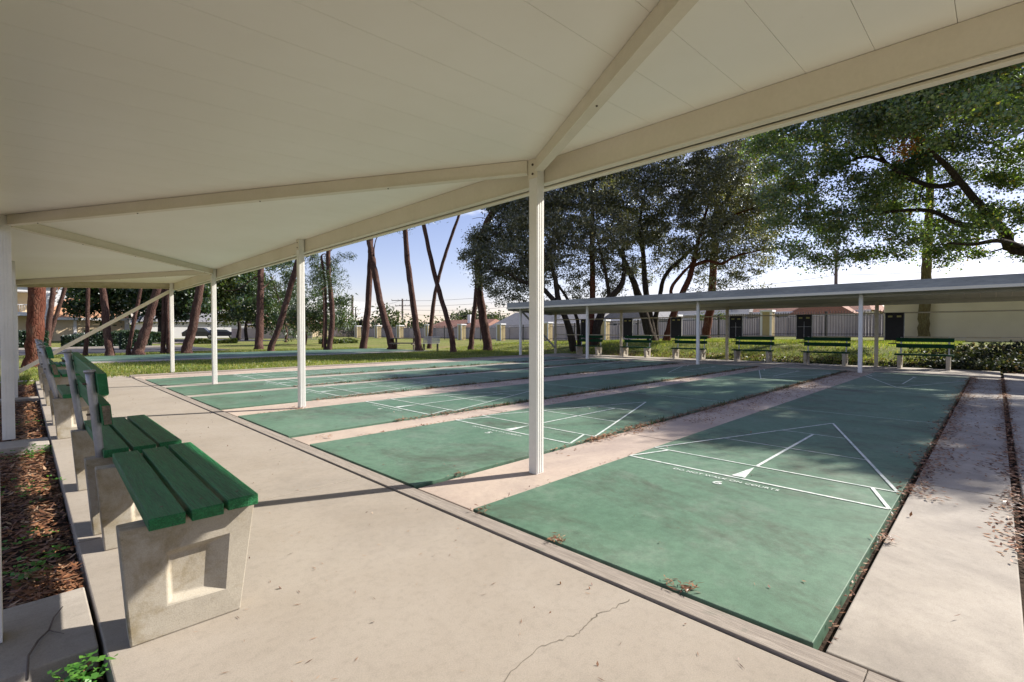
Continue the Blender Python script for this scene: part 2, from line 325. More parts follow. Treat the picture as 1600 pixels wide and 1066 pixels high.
for nm, y0, y1 in CW:
    ct = struct(MB().box((X0, y0, -.2), (X1, y1, .012)), 'court', M['court'], bevel=.003)
    mb = MB(); yc = (y0+y1)/2; e = .02
    for sgn, xb in ((1, 3.98), (-1, 15.86)):
        f = lambda d: xb + sgn*d
        z = .0160
        seg(mb, (f(0), y0+.01), (f(0), y1-.01), .026, z)
        seg(mb, (f(.457), y0+.02), (f(.457), y1-.02), .020, z+.0006)
        seg(mb, (f(0), y0+.01), (f(.457), y0+.17), .024, z+.0012); seg(mb, (f(0), y1-.01), (f(.457), y1-.17), .024, z+.0012)
        hw = (y1-y0)/2-.02
        for d in (1.37, 2.286):
            k = hw*(1-(d-.457)/2.743); seg(mb, (f(d), yc-k), (f(d), yc+k), .018, z+.0006)
        seg(mb, (f(.457), yc-hw), (f(3.2), yc), .024, z+.0018); seg(mb, (f(.457), yc+hw), (f(3.2), yc), .022, z+.0018)
        seg(mb, (f(.457), yc), (f(2.286), yc), .026, z+.0012)
        mb.poly([(f(.03), yc-.052, z+.0024), (f(.03), yc+.052, z+.0024), (f(.40), yc, z+.0024)], (0, 1, 2))
        seg(mb, (f(4.12), y0), (f(4.12), y1), .014, z)
    mb.build('court_lines', M['line'], parent=ct)
    text_mesh(ct, 'DO NOT WALK ON COURTS', 3.855, yc+.07, .058, 1.0)
    text_mesh(ct, nm, 3.71, yc+.055, .115, 1.4, 'court_number')
# strips between the courts
GAPS = [(-.095, .43, M['strip']), (2.44, 3.06, M['pinkstrip']), (5.02, 5.50, M['pinkstrip']), (7.39, 8.18, M['pinkstrip']), (10.07, 10.46, M['strip']), (12.12, 12.68, M['strip'])]
for a, b_, m_ in GAPS:
    mb = MB(); x = X0
    for xe in (4.9, 8.4, 12.1, X1): mb.box((x, a, -.2), (xe-.012, b_, .0)); x = xe
    struct(mb, 'strip', m_, bevel=.006)
struct(MB().box((2.07, -3.2, -.2), (X1+2.3, -.15, .004)), 'side_walk', M['strip'], bevel=.008)
struct(MB().box((X0, -3.2, -.3), (X1+2.3, 15.0, -.05)), 'gutter_bed', M['soil'])
struct(MB().box((X1+.02, -.09, -.2), (19.3, 15.6, .045)), 'far_walk', M['strip'], bevel=.01)
struct(MB().box((1.95, 15.05, -.2), (X1+.01, 15.45, .02)), 'rim', M['pinkstrip'], bevel=.008)
struct(MB().box((.2, -6, -.2), (1.885, -6.0-20, 0)), 'path', M['path'])
# timber edging between path and courts, and beside the lawn
mb = MB(); y = -3.1
for ln in (3.4, 3.66, 3.66, 3.66, 3.66, 1.2):
    mb.box((1.930, y, -.1), (2.045, min(y+ln, 15.04)-.003, .008)); y += ln
tag(mb.build('timber_edging', M['timber'], bevel=.003), 'long weathered grey timber board edging between the beige path and green courts', 'edging')
tag(MB().box((1.95, 14.53, -.1), (X1, 15.03, .006)).build('lawn_side_gutter', M['pinkstrip']), kind='structure')
tag(MB().box((1.9, 15.46, -.1), (X1+.4, 15.6, .06)).build('timber_edging', M['timber'], bevel=.01), 'straight dark timber edging between the leftmost court and the lawn', 'edging')
# second row of courts out on the lawn
struct(MB().box((1.2, 24.2, -.1), (16.6, 29.0, .03)), 'lawn_court', M['court'], bevel=.01)
struct(MB().box((1.0, 23.2, -.1), (16.8, 24.19, .02)), 'lawn_court_walk', M['strip'], bevel=.01)
mb = MB()
seg(mb, (1.3, 25.3), (16.5, 25.3), .09, .036)
struct(mb, 'lawn_court_lines', M['line'])
# road, kerb and car park beyond the lawn
struct(MB().box((-40, 33.5, -.1), (9, 42.5, .005)), 'road', M['asphalt'])
struct(MB().box((-40, 42.51, -.1), (9, 43.6, .10)), 'kerb', M['strip'])
struct(MB().box((7, 60, -.1), (34, 82, .01)), 'car_park', M['asphalt'])
struct(MB().box((5, 56, -.1), (14, 59.5, .03)), 'pavement', M['pinkstrip'])

# ------------------------------------------------------------------ near canopy
def roofz(v): x, y, z = v; return (x, y, z - .045*(3-x) - .004*(y-2.7))
cn = empty('canopy', (1.5, 7.3, 0), 'near cream canopy overhead with zigzag braces under its ceiling', 'canopy', None)
YE, YS = 16.78, -7.0; BACK = -.12
POSTS = [2.70, 7.52, 12.30, 16.62, -2.1, -6.9]
mb = MB(); y = YE
while y > YS: mb.box((-.32, y-.307, 2.585), (3.2, y-.001, 2.60)); y -= .308
mb.build('ceiling_panel', M['ceil'], cn, fn=roofz)
MB().box((-.32, YS, 2.6005), (3.2, YE, 2.66)).build('roof_deck', M['cream'], cn, fn=roofz)
mb = MB(); mb.box((3.055, YS, 2.405), (3.085, YE, 2.583)); mb.box((3.05, YS, 2.392), (3.13, YE, 2.404)); mb.build('front_beam', M['beam'], cn, fn=roofz, bevel=.003)
mb = MB(); mb.box((3.135, YS, 2.40), (3.15, YE, 2.58)); mb.box((3.15, YS, 2.375), (3.215, YE, 2.392)); mb.box((3.203, YS, 2.393), (3.218, YE, 2.67)); mb.build('gutter', M['cream'], cn, fn=roofz, bevel=.003)
MB().box((-.20, YS, 2.44), (-.175, YE, 2.583)).build('back_beam', M['beam'], cn, fn=roofz, bevel=.003)
mb = MB(); mb.box((-.17, 16.70, 2.44), (3.05, 16.73, 2.583)); mb.box((-.17, 16.66, 2.43), (3.05, 16.73, 2.439)); mb.build('end_beam', M['endbeam'], cn, fn=roofz, bevel=.003)
zz = [(3.0, 2.70), (BACK, 7.62), (3.0, 12.30), (BACK, 16.62)]
zz2 = [(3.0, 2.70), (BACK, -2.1), (3.0, -6.9)]
for ch in (zz, zz2):
    for a, b_ in zip(ch, ch[1:]):
        mb = MB(); A = Vector((*a, 2.532)); B = Vector((*b_, 2.532)); d = (B-A).normalized(); A2 = A+d*.075; B2 = B-d*.075
        mb.bar(A2, B2, .045, .10); s_ = Vector((-d.y, d.x, 0)).normalized()
        if s_.y < 0: s_ = -s_
        o = .0; mb.bar(A2+Vector((0, 0, -.056)), B2+Vector((0, 0, -.056)), .075, .010)
        br = mb.build('brace', M['beam'], cn, fn=roofz, bevel=.002)
        for t in (.22, .45, .7, .93):
            p = A2.lerp(B2, t) + Vector((0, 0, -.062)); MB().tube([p, p+Vector((0, 0, -.006))], .006, 6).build('screw', M['bolt'], br, fn=roofz)
def post(parent, x, y, top, m_, s=.043, ribs=True):
    mb = MB(); mb.box((x-s, y-s, 0), (x+s, y+s, top))
    for k in (-1, 0, 1):
        c0 = k*.025
        mb.box((x+c0-.0085, y-s-.003, .01), (x+c0+.0085, y-s, top-.17)); mb.box((x+c0-.0085, y+s, .01), (x+c0+.0085, y+s+.003, top-.17))
    return mb.build('post', m_, parent, bevel=.0012)
for py in POSTS:
    zt_ = roofz((3, py, 2.583))[2]; p_ = post(cn, 3.0, py, zt_, M['white'])
    for dz in (.05, .125): MB().tube([(2.957, py, zt_-dz), (2.948, py, zt_-dz)], .0095, 10).build('bolt', M['bolt'], p_)
    MB().box((2.954, py-.05, zt_-.16), (2.9565, py+.05, zt_-.004)).build('bracket', M['beam'], p_)
for py in POSTS: post(cn, BACK, py+(.1 if abs(py-7.52) < .1 else 0), roofz((BACK, py, 2.583))[2], M['white'], .05)
MB().bar((-.1, 16.62, .18), (2.98, 16.70, 2.31), .03, .09).build('diagonal_brace', M['cream'], cn, bevel=.003)

# ------------------------------------------------------------------ far canopy
FX, BX = 16.55, 19.12
fc = empty('canopy', (17.8, 7, 0), 'low grey-white canopy on the far side of the courts over the row of benches', 'canopy')
def rf(v): x, y, z = v; return (x, y, z - .045*(x-FX) + .0)
FYS = -9.0; FYE = 16.35
mb = MB(); y = FYE
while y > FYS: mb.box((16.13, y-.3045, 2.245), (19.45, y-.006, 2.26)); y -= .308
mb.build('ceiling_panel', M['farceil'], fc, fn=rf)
MB().box((16.13, FYS, 2.265), (19.45, FYE, 2.33)).build('roof_deck', M['cream'], fc, fn=rf)
mb = MB(); mb.box((16.10, FYS, 2.25), (16.125, FYE, 2.47)); mb.build('fascia', M['weath'], fc, fn=rf, bevel=.003)
MB().box((16.06, FYS, 2.17), (16.122, FYE, 2.246)).build('gutter', M['cream'], fc, fn=rf, bevel=.004)
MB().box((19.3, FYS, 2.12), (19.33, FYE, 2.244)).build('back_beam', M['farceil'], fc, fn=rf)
MB().box((16.13, 16.3, 2.10), (19.3, 16.33, 2.244)).build('end_beam', M['weath'], fc, fn=rf)
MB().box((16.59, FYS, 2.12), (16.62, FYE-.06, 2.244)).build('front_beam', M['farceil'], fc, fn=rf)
FP = [2.70, 7.35, 12.05, 15.9, -2.0]
for py in FP: post(fc, FX, py, 2.24, M['white'], .045)
for py in FP: post(fc, BX, py, 2.12, M['rustpost'], .045)
MB().bar((FX+.06, 15.9, 2.12), (BX-.06, 15.9, .35), .03, .09).build('diagonal_brace', M['weath'], fc)
for z_, nm in ((1.735, 'upper_rail'), (.985, 'lower_rail')):
    mb = MB(); mb.tube([(19.15+.03, -7, z_), (19.15+.03, 15.9, z_)], .022, 8); mb.build(nm, M['rustpost'], fc)
mb = MB()
# scoreboards hung between the rails
pos = ['farthest right', 'second from the right', 'third from the right', 'third from the left', 'second from the left', 'farthest left']
for i, y in enumerate((2.25, 4.73, 7.02, 9.41, 11.7, 14.05)):
    t = empty('scoreboard', (19.1, y, 0), 'tall black scoreboard hung under the far canopy, %s of six' % pos[i], 'scoreboard', 'scoreboards along the far canopy')
    MB().box((19.10, y-.23, .89), (19.135, y+.23, 1.74)).build('board', M['black'], t, bevel=.004)
    for s_ in (-1, 1): MB().box((19.09, y+s_*.235-.008, .88), (19.14, y+s_*.235+.008, 1.75)).build('frame_side', M['weath'], t)
    for dy in (-.11, .11): MB().box((19.092, y+dy-.055, 1.60), (19.098, y+dy+.055, 1.655)).build('number_card', M['yellowcard'], t)
    mb = MB(); mb.box((19.1, y-.035, .80), (19.12, y-.02, .888)); mb.box((19.1, y+.02, .80), (19.12, y+.035, .888)); mb.box((19.02, y-.14, .77), (19.13, y+.14, .799)); mb.build('tray', M['black'], t)
    if i in (1, 2): MB().box((19.094, y-.2, 1.32), (19.098, y+.2, 1.325)).box((19.094, y-.003, .95), (19.0985, y+.003, 1.5)).build('chalk_line', M['trim'], t)

# ------------------------------------------------------------------ benches
def make_bench(loc, label, group, back=True, legmat='bench_conc', plankm='plank', offs=(0, 0, 0), drop=0, lean=((.045, -.075, 1.02), (.045, -.075, 1.02))):
    bx, by, _ = loc; t = empty('bench', loc, label, 'bench', group); T = .09
    for s in (-1, 1):
        yc = by + s*.55; y0, y1 = yc-T/2, yc+T/2
        out = [(.03, 0), (.40, 0), (.46, .445), (0, .445)]; a = [(.15, .12), (.335, .11), (.35, .335), (.145, .325)]; i_ = [(.163, .14), (.275, .13), (.283, .305), (.158, .298)]
        V = []; 
        for yy, dep in ((y0, .03), (y1, -.03)):
            V += [(bx+u, yy, v) for u, v in out] + [(bx+u, yy, v) for u, v in a] + [(bx+u, yy+dep, v) for u, v in i_]
        Fc = []
        for o in (0, 12):
            for k in range(4):
                k2 = (k+1) % 4; Fc += [(o+k, o+k2, o+4+k2, o+4+k), (o+4+k, o+4+k2, o+8+k2, o+8+k)]
            Fc.append((o+8, o+9, o+10, o+11))
        for k in range(4): Fc.append((k, (k+1) % 4, 12+(k+1) % 4, 12+k))
        MB().poly(V, *Fc).build('leg', M[legmat], t, bevel=.006)
        if back:
            ub, ut, ztp = lean[0 if s < 0 else 1]
            P = [Vector((bx+ub, yc, .40)), Vector((bx+ut, yc, ztp))]; d = (P[1]-P[0]).normalized(); mb = MB()
            mb.tube([P[0]+d*((ztp-.4)*k/6) for k in range(7)], .0215, 16); mb.tube([P[1]-d*.012, P[1]+d*.004], .027, 16)
            po = mb.build('back_post', M['pipe'], t); po.data.polygons.foreach_set('use_smooth', [len(f.vertices) == 4 for f in po.data.polygons])
            for dz in (.075, .255):
                c = P[1]-d*dz; MB().tube([c-Vector((.038, 0, 0)), c+Vector((.05, 0, 0))], .0065, 6).build('bolt', M['bolt'], po)
    for k, (u0, u1) in enumerate(((.08, .195), (.215, .325), (.345, .46))):
        j = offs[k]; mb = MB(); mb.box((bx+u0, by-.665+j, .447-drop), (bx+u1, by+.665+j, .492-drop)); mb.build('seat_plank', M[plankm], t, bevel=.004)
        sp_ = [x for x in C.objects if x.parent == t][-1]
        for sg in (-1, 1):
            q = Vector((bx+(u0+u1)/2, by+sg*.55, .4915-drop)); MB().tube([q, q+Vector((0, 0, .0015))], .006, 8).build('bolt', M['bolt'], sp_)
    if back:
        j = offs[0]
        for dt in (.075, .255):
            ends = []
            for sg in (-1, 1):
                ub, ut, ztp = lean[0 if sg < 0 else 1]; k = (ut-ub)/(ztp-.4); zc = ztp-dt; uc = ut-dt*k
                y_ = by+sg*.665+j; f = sg*.665/.55
                ends.append((y_, uc, zc, k))
            def sec(y_, uc, zc, k, g=0):
                return [(bx+uc-.06*k+.023+g, y_, zc-.06+g), (bx+uc-.06*k+.068-g, y_, zc-.06+g), (bx+uc+.06*k+.068-g, y_, zc+.06-g), (bx+uc+.06*k+.023+g, y_, zc+.06-g)]
            a = sec(*ends[0]); b_ = sec(*ends[1])
            pl = MB().poly(a+b_, (0,1,2,3), (7,6,5,4), (0,4,5,1), (1,5,6,2), (2,6,7,3), (3,7,4,0)).build('back_plank', M['backplank' if plankm == 'plank' else plankm], t, bevel=.004)
            if dt > .2 and plankm == 'plank':
                q = sec(*ends[0], .005); MB().poly([(x, y-.0025, z) for x, y, z in q]+[(x, y-.0005, z) for x, y, z in q], (0,1,2,3), (7,6,5,4), (0,4,5,1), (1,5,6,2), (2,6,7,3), (3,7,4,0)).build('bare_end', M['rawend'], pl)
    return t
G1 = 'green plank benches on the near path'
make_bench((.25, 2.86, 0), 'backless bench nearest the camera with three green planks on recessed concrete legs', G1, back=False, offs=(-.015, -.01, .02)).rotation_euler = (0, 0, R(-1.4))
make_bench((.24, 4.26, 0), 'green bench with pipe-mounted backrest directly behind the backless bench', G1, offs=(.03, .02, .04), drop=.0, lean=((.075, .03, .95), (.065, -.012, 1.035)))
b3 = make_bench((.22, 7.80, 0), 'third bench along the near path, its green backrest seen end on', G1)
b4 = make_bench((.22, 11.15, 0), 'fourth bench along the near path, mostly hidden behind the third', G1, lean=((.06, -.01, 1.0), (.06, -.01, 1.0)))
copy_tree(b4, (.22, 14.2, 0), None, 'farthest bench on the near path, by the end of the canopy')
G2 = 'green benches under the far canopy'
FB = [(1.52, 'far bench by the vine covered bank, rightmost under the far canopy'), (4.02, 'far bench just left of the white post on the right of the far canopy'), (6.3, 'third far bench from the right, standing right of the middle white post'),
      (8.72, 'fourth far bench from the right, crossed by the middle white post'), (11.1, 'far bench in front of the dark many-stemmed oak trunks'), (13.6, 'leftmost far bench, left of the thick red trunk')]
fb = None
for y, lab in FB:
    if fb is None:
        fb = make_bench((18.6, y, .045), lab, G2, plankm='shadedgreen', lean=((.06, .0, .98), (.06, .0, .98)))
        for ch in [x for x in C.objects if x.parent == fb]: pass
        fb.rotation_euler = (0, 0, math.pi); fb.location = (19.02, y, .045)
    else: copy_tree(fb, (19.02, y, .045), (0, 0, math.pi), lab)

# ------------------------------------------------------------------ trees
HR = np.random.default_rng(5)
HOLES = np.stack([HR.uniform(4.8, 18, 75), HR.uniform(-3, 15, 75), HR.uniform(.28, .6, 75)], 1)   # open gaps in the crowns, where the sun comes through
def grow(skel, pts, rad):
    for p, r_ in zip(pts, rad): skel.append((Vector(p), r_))
def spheres(blobs, per, shell=.75):
    out = []
    for c, r_ in blobs:
        k = max(3, int(per*(r_**2)))
        d = unit(rng.normal(size=(k, 3))); rr = r_*rng.uniform(shell**3, 1, (k, 1))**(1/3) if shell else r_*rng.uniform(0, 1, (k, 1))**(1/3)
        out.append(np.array(c) + d*rr*np.array([1, 1, .85]))
    return np.concatenate(out) if out else np.zeros((0, 3))
def tree(name, base, label, cat, group, limbs, blobs, leafm, barkm, per=1.6, nleaf=180, spread=.42, lsz=(.13, .07), twig=.018, shell=.35, rootr=None, up=.3, trunk_n=9, flat=1.0, extra=None, maxlen=3.5, lowf=.45, lowr=.28):
    t = empty(name, base, label, cat, group); mb = MB(); skel = []
    for pts, rad in limbs:
        pts = [Vector(p) for p in pts]; P = []; Q = []
        for i in range(len(pts)-1):
            k = 5
            p0 = pts[max(i-1, 0)]; p1 = pts[i]; p2 = pts[i+1]; p3 = pts[min(i+2, len(pts)-1)]
            for j in range(k):
                u = j/k; q = .5*((2*p1)+(p2-p0)*u+(2*p0-5*p1+4*p2-p3)*u*u+(3*p1-p0-3*p2+p3)*u**3)
                rr = rad[i]+(rad[i+1]-rad[i])*u; w_ = rr*.12
                P.append(q+Vector((random.uniform(-w_, w_), random.uniform(-w_, w_), 0))); Q.append(rr*random.uniform(.95, 1.06))
        P.append(pts[-1]); Q.append(rad[-1]); mb.tube(P, Q, trunk_n); grow(skel, P, Q)
    cl = spheres(blobs, per, shell)
    if len(cl):   # keep crowns pruned back from the canopy side, so the near path stays in the sun
        lx = cl[:, 0]-cl[:, 2]*1.33; ly = cl[:, 1]+cl[:, 2]*.59; cl = cl[(lx > 5.0+.14*np.clip(ly, 0, 20)) | (ly > 17) | (ly < -5)]
    if len(cl):
        lx = cl[:, 0]-cl[:, 2]*1.33; ly = cl[:, 1]+cl[:, 2]*.59
        gap = np.any(np.hypot(lx[:, None]-HOLES[None, :, 0], ly[:, None]-HOLES[None, :, 1]) < HOLES[None, :, 2], axis=1); cl = cl[~gap]
    if len(cl):
        SP = np.array([tuple(s[0]) for s in skel]); SR = np.array([s[1] for s in skel])
        d0 = np.min(np.linalg.norm(cl[:, None]-SP[None], axis=2), axis=1); order = np.argsort(d0)
        for i in order:
            c = cl[i]; dd = np.linalg.norm(SP-c, axis=1) + np.where(SP[:, 2] > c[2]+.3, 1.0, 0); j = int(np.argmin(dd)); a = SP[j]; ln = np.linalg.norm(c-a)
            if ln < .12: continue
            if ln > maxlen: a = a + 0
            mid = (a+c)/2 + rng.normal(size=3)*ln*.10 + np.array([0, 0, -.05*ln]); r0 = min(SR[j]*.7, twig+ln*.014+.012)
            pts = [a, a*.55+mid*.45+rng.normal(size=3)*ln*.03, mid, mid*.45+c*.55+rng.normal(size=3)*ln*.05, c]; rr = [r0, r0*.85, r0*.7, r0*.5, .006]
            mb.tube(pts, rr, 5, cap=False); SP = np.vstack([SP, np.array(pts[1:])]); SR = np.concatenate([SR, rr[1:]])
    mb.build('trunk', M[barkm], t, smooth=True)
    if len(cl):
        zz_ = cl[:, 2]; wt = np.clip((zz_-zz_.min())/max(1e-3, lowr*(zz_.max()-zz_.min())), 0, 1)
        cnt = (nleaf*(lowf+(1-lowf)*wt)*rng.uniform(.5, 1.3, len(cl))).astype(int); N = int(cnt.sum()); ctr = np.repeat(cl, cnt, 0); sp = np.repeat(rng.uniform(.6, 1.35, (len(cl), 1)), cnt, 0)
        P = ctr + rng.normal(size=(N, 3))*spread*sp*np.array([1, 1, .62*flat])
        quads('crown', leafquads(P, lsz[0], lsz[1], up), M[leafm], t)
    if extra:
        c2 = spheres(extra[0], extra[2]); N = len(c2)*70
        P = np.repeat(c2, 70, 0) + rng.normal(size=(N, 3))*.2; quads('orange_leaves', leafquads(P, lsz[0], lsz[1]), M[extra[1]], t)
    return t
def B(lst, D, dj=0.0, ky=1.0):
    out = []
    for x, y, r_ in lst:
        d = D+random.uniform(-dj, dj); out.append((tuple(at(x, y, d)), r_*d/F))
    return out
def PX(lst, D0, D1=None):
    n_ = len(lst); D1 = D0 if D1 is None else D1
    return [at(x, y, D0+(D1-D0)*i/max(1, n_-1)) for i, (x, y) in enumerate(lst)]
# --- pines with bare leaning trunks
def pine(base, path_, w0, w1, label, bark_='pinebark', top=14.0, crown=True, limbs=(), D=None, dD=0, cr=1.9, grp='bare pine trunks on the lawn', sz=1.0):
    bp, d0 = gt(*base); D = D or d0; s_ = D/F
    bp = at(base[0], base[1], D); bp.z = min(bp.z, zt(bp.x, bp.y))
    pts = [bp - Vector((0, 0, .15)), bp + Vector((0, 0, .3))] + PX([base]+list(path_), D, D+dD)[1:]
    a, b_ = pts[-2], pts[-1]; d = (b_-a).normalized()
    r0 = w0*s_/2; r1 = w1*s_/2; q = b_; k = 0
    while q.z < top-2.2 and k < 6:
        d = (d + Vector((random.uniform(-.05, .05), random.uniform(-.05, .05), .12))).normalized(); q = q + d*2.2; pts.append(q); k += 1
    n_ = len(pts); rad = [r0*1.5] + [r0+(r1-r0)*((i-1)/(n_-1-k)) for i in range(1, n_-k)] + [r1*(1-.13*(i+1)) for i in range(k)]
    L_ = [(pts, rad)] + [(PX(l, D, D+1.5), [w*s_/2, w*s_/4]+[w*s_/5]*(len(l)-2)) for l, w in limbs]
    blobs = []
    if crown:
        tp = pts[-1]
        for j in range(6):
            an = random.uniform(0, 6.28); rr = random.uniform(.6, 2.4)*sz
            blobs.append(((tp.x+math.cos(an)*rr, tp.y+math.sin(an)*rr, tp.z+random.uniform(-2.2, 1.0)*sz), random.uniform(.7, 1.2)*sz))
    t = tree('pine_tree', tuple(bp), label, 'pine tree', grp, L_, blobs, 'needle', bark_, per=4, nleaf=90, spread=.30, lsz=(.26, .035), trunk_n=10)
    return t
pine((52, 574), [(55, 520), (57, 447)], 21, 21, 'thickest red-brown pine trunk at far left, behind the near path benches', 'redbark', 13)
pine((74, 541), [(75, 515), (80, 480), (84, 447)], 8, 6, 'slim pine trunk just right of the thickest trunk, leaning slightly right')
pine((76, 538), [(84, 505), (94, 475), (103, 445)], 6, 5, 'slim dark pine trunk crossing behind its neighbour and leaning right, near the far left', top=13)
pine((134, 557), [(136, 520), (138, 447)], 6, 4.5, 'thin straight trunk rising behind the second bench backrest')
pine((172, 557), [(167, 520), (164, 485), (160, 447)], 11, 8.5, 'stout pine trunk leaning slightly left, above the second bench')
pine((201, 556), [(206, 520), (213, 485), (220, 452)], 6, 4, 'thin reddish pine trunk leaning right between two stouter trunks')
pine((217, 556), [(225, 525), (235, 490), (247, 447)], 15, 9, 'stout pine trunk leaning right behind the diagonal brace')
pine((255, 553), [(256, 520), (256, 480), (255, 448)], 7, 5, 'pale thin trunk just left of the farthest white post')
pine((264, 553), [(263, 520), (262, 450)], 7, 6, 'dark straight trunk right behind the farthest white post')
pine((292, 553), [(299, 520), (306, 485), (314, 440)], 14, 9.5, 'stout pine trunk leaning right between the two farthest white posts')
pine((404, 546), [(406, 500), (407, 450), (408, 412)], 12, 7.5, 'upright purple-brown pine trunk with side limbs, left of the second white post', limbs=[([(407, 430), (392, 438), (372, 452), (350, 455)], 3), ([(408, 452), (418, 445), (428, 432)], 2.5)], dD=1)
pine((424, 550), [(437, 508), (450, 462), (465, 410)], 9.5, 7.5, 'dark pine trunk leaning hard right just left of the second white post')
pine((508, 548), [(509, 500), (508, 450), (502, 400)], 4.5, 3, 'thin pale pine trunk beside a wavy red one, right of the second white post', crown=True, top=7.0, sz=.9)
pine((515, 548), [(519, 500), (517, 460), (513, 420), (513, 385)], 8, 6, 'wavy reddish pine trunk right of the second white post', limbs=[([(514, 395), (525, 385), (540, 381), (556, 376)], 2)])
pine((568, 547), [(573, 500), (577, 450), (579, 393)], 11, 7, 'straight trunk on the left of the crossing pair below the roof beam', D=32)
pine((612, 547), [(606, 515), (596, 480), (586, 430), (581, 400), (575, 366)], 12, 8.5, 'forked pine trunk leaning left across its straight neighbour', limbs=[([(584, 400), (585, 385), (591, 369), (612, 360), (640, 352)], 3.5)], dD=1)
pine((654, 549), [(650, 510), (643, 455), (637, 410), (633, 353)], 10.5, 7, 'tall pine trunk with a small needle tuft at the beam, above the park bench', top=11)
pine((708, 549), [(704, 517), (692, 475), (677, 420), (660, 343)], 9, 5.5, 'bent trunk leaning left, front one of the crossed pair right of the park bench', D=27)
pine((671, 537), [(675, 495), (680, 458), (692, 410), (706, 368), (721, 325)], 7, 3.5, 'thin trunk leaning right, rear one of the crossed pair', limbs=[([(718, 335), (730, 329), (745, 326)], 1.2)], D=33)
pine((736, 547), [(739, 510), (744, 458), (748, 420)], 8.5, 6, 'slim reddish trunk just left of the dark stout trunk at the oak edge', top=9, crown=False)
pine((762, 548), [(755, 500), (748, 445), (748, 400), (760, 350), (785, 312)], 14, 8.5, 'stout dark trunk rising through the left edge of the oak crown, leafless branches at top', limbs=[([(772, 332), (768, 320), (755, 312)], 2), ([(765, 345), (752, 340), (738, 342)], 1.6)], top=12, dD=-1)
pine((843, 541), [(841, 500), (838, 465)], 5, 4.5, 'slim red trunk just left of the tall foreground post', top=9, crown=False, D=30)
pine((924, 540), [(924, 500), (926, 450), (925, 400)], 9.5, 8, 'thick red trunk with mossy top standing among the oak stems', 'redbark', top=11)
pine((1103, 529), [(1107, 500), (1112, 460), (1116, 400)], 13, 10, 'thick reddish trunk left of the third scoreboard, mossy above the roof', 'redbark', top=12)
pine((1443, 526), [(1444, 490), (1447, 440), (1449, 385)], 15, 12, 'pale mossy trunk in front of the cream wall', 'mossbark', top=12, D=25)

# --- live oaks behind the far canopy
DA = 26
limA = [(PX([(897, 548), (888, 510), (873, 470), (866, 430), (850, 395)], DA, DA-1), [.22, .17, .15, .11, .07]),
        (PX([(866, 470), (840, 445), (815, 440), (790, 425), (765, 420)], DA-.5, DA-2), [.13, .12, .09, .06, .04]),
        (PX([(843, 448), (820, 405), (795, 380), (780, 350)], DA-.8, DA), [.10, .08, .06, .03])]
tree('oak_tree', tuple(limA[0][0][0]), 'dark oak whose crown reaches left of the tall foreground post', 'tree', 'oaks behind the far canopy', limA,
     B([(745,405,25),(770,430,34),(765,380,36),(800,400,45),(815,450,30),(800,345,45),(840,420,42),(840,350,50),(790,310,34),(850,300,45),(745,375,18),(800,250,48),(860,225,50),(850,475,14),(780,462,16)], DA, 2.2), 'oakleaf', 'oakbark', per=36, nleaf=95, spread=.21, lsz=(.125, .062))
DB = 27
limB = [(PX([(929, 542), (936, 500), (950, 468), (968, 450), (975, 425), (972, 380), (965, 330)], DB), [.26, .22, .19, .16, .12, .09, .05]),
        (PX([(952, 465), (947, 430), (940, 400), (930, 360)], DB, DB-2), [.12, .09, .07, .04]),
        (PX([(905, 543), (902, 500), (885, 465), (868, 440)], DB+1, DB-1), [.13, .10, .08, .06])]
tree('oak_tree', tuple(limB[0][0][0]), 'dark oak with a crooked stem just right of the tall foreground post', 'tree', 'oaks behind the far canopy', limB,
     B([(870,300,44),(890,340,50),(890,400,45),(905,450,26),(930,290,50),(940,360,50),(960,410,40),(975,300,50),(905,250,50),(900,190,50),(960,170,55),(990,360,40),(960,455,22)], DB, 2.5), 'oakleaf', 'oakbark', per=32, nleaf=92, spread=.21, lsz=(.125, .062))
DC = 29
limC = [(PX([(1020, 538), (1010, 505), (1000, 470), (990, 440), (975, 405), (955, 370)], DC), [.34, .26, .24, .18, .13, .07]),
        (PX([(1022, 536), (1016, 500), (1008, 450), (1005, 400), (1000, 350), (1010, 290)], DC+.5), [.25, .22, .18, .14, .10, .05]),
        (PX([(1026, 534), (1024, 500), (1030, 470), (1040, 430), (1070, 400), (1110, 365), (1150, 340)], DC+1, DC-1), [.18, .15, .13, .12, .10, .08, .04])]
tree('oak_tree', tuple(limC[0][0][0]), 'many-stemmed dark oak at the centre of the clump', 'tree', 'oaks behind the far canopy', limC,
     B([(1010,340,50),(1010,270,50),(1040,400,36),(1050,320,50),(1060,250,50),(1000,430,24),(1085,370,42),(1100,280,50),(1110,330,45),(960,240,50),(1040,180,55),(1000,200,50)], DC, 2.5), 'oakleaf', 'oakbark', per=28, nleaf=92, spread=.22, lsz=(.13, .066))
limD = [(PX([(1040, 534), (1050, 500), (1060, 470), (1075, 440), (1085, 405), (1095, 360), (1110, 310)], 28), [.22, .19, .17, .17, .13, .09, .05]),
        (PX([(1056, 485), (1048, 455), (1062, 432), (1078, 415), (1088, 400)], 28, 28), [.10, .10, .09, .07, .05]),
        (PX([(1085, 415), (1105, 408), (1128, 412), (1150, 400), (1185, 392), (1215, 385)], 28, 26), [.11, .09, .08, .06, .04, .03]),
        (PX([(1092, 370), (1120, 350), (1150, 335), (1180, 325)], 28, 27), [.09, .08, .06, .04])]
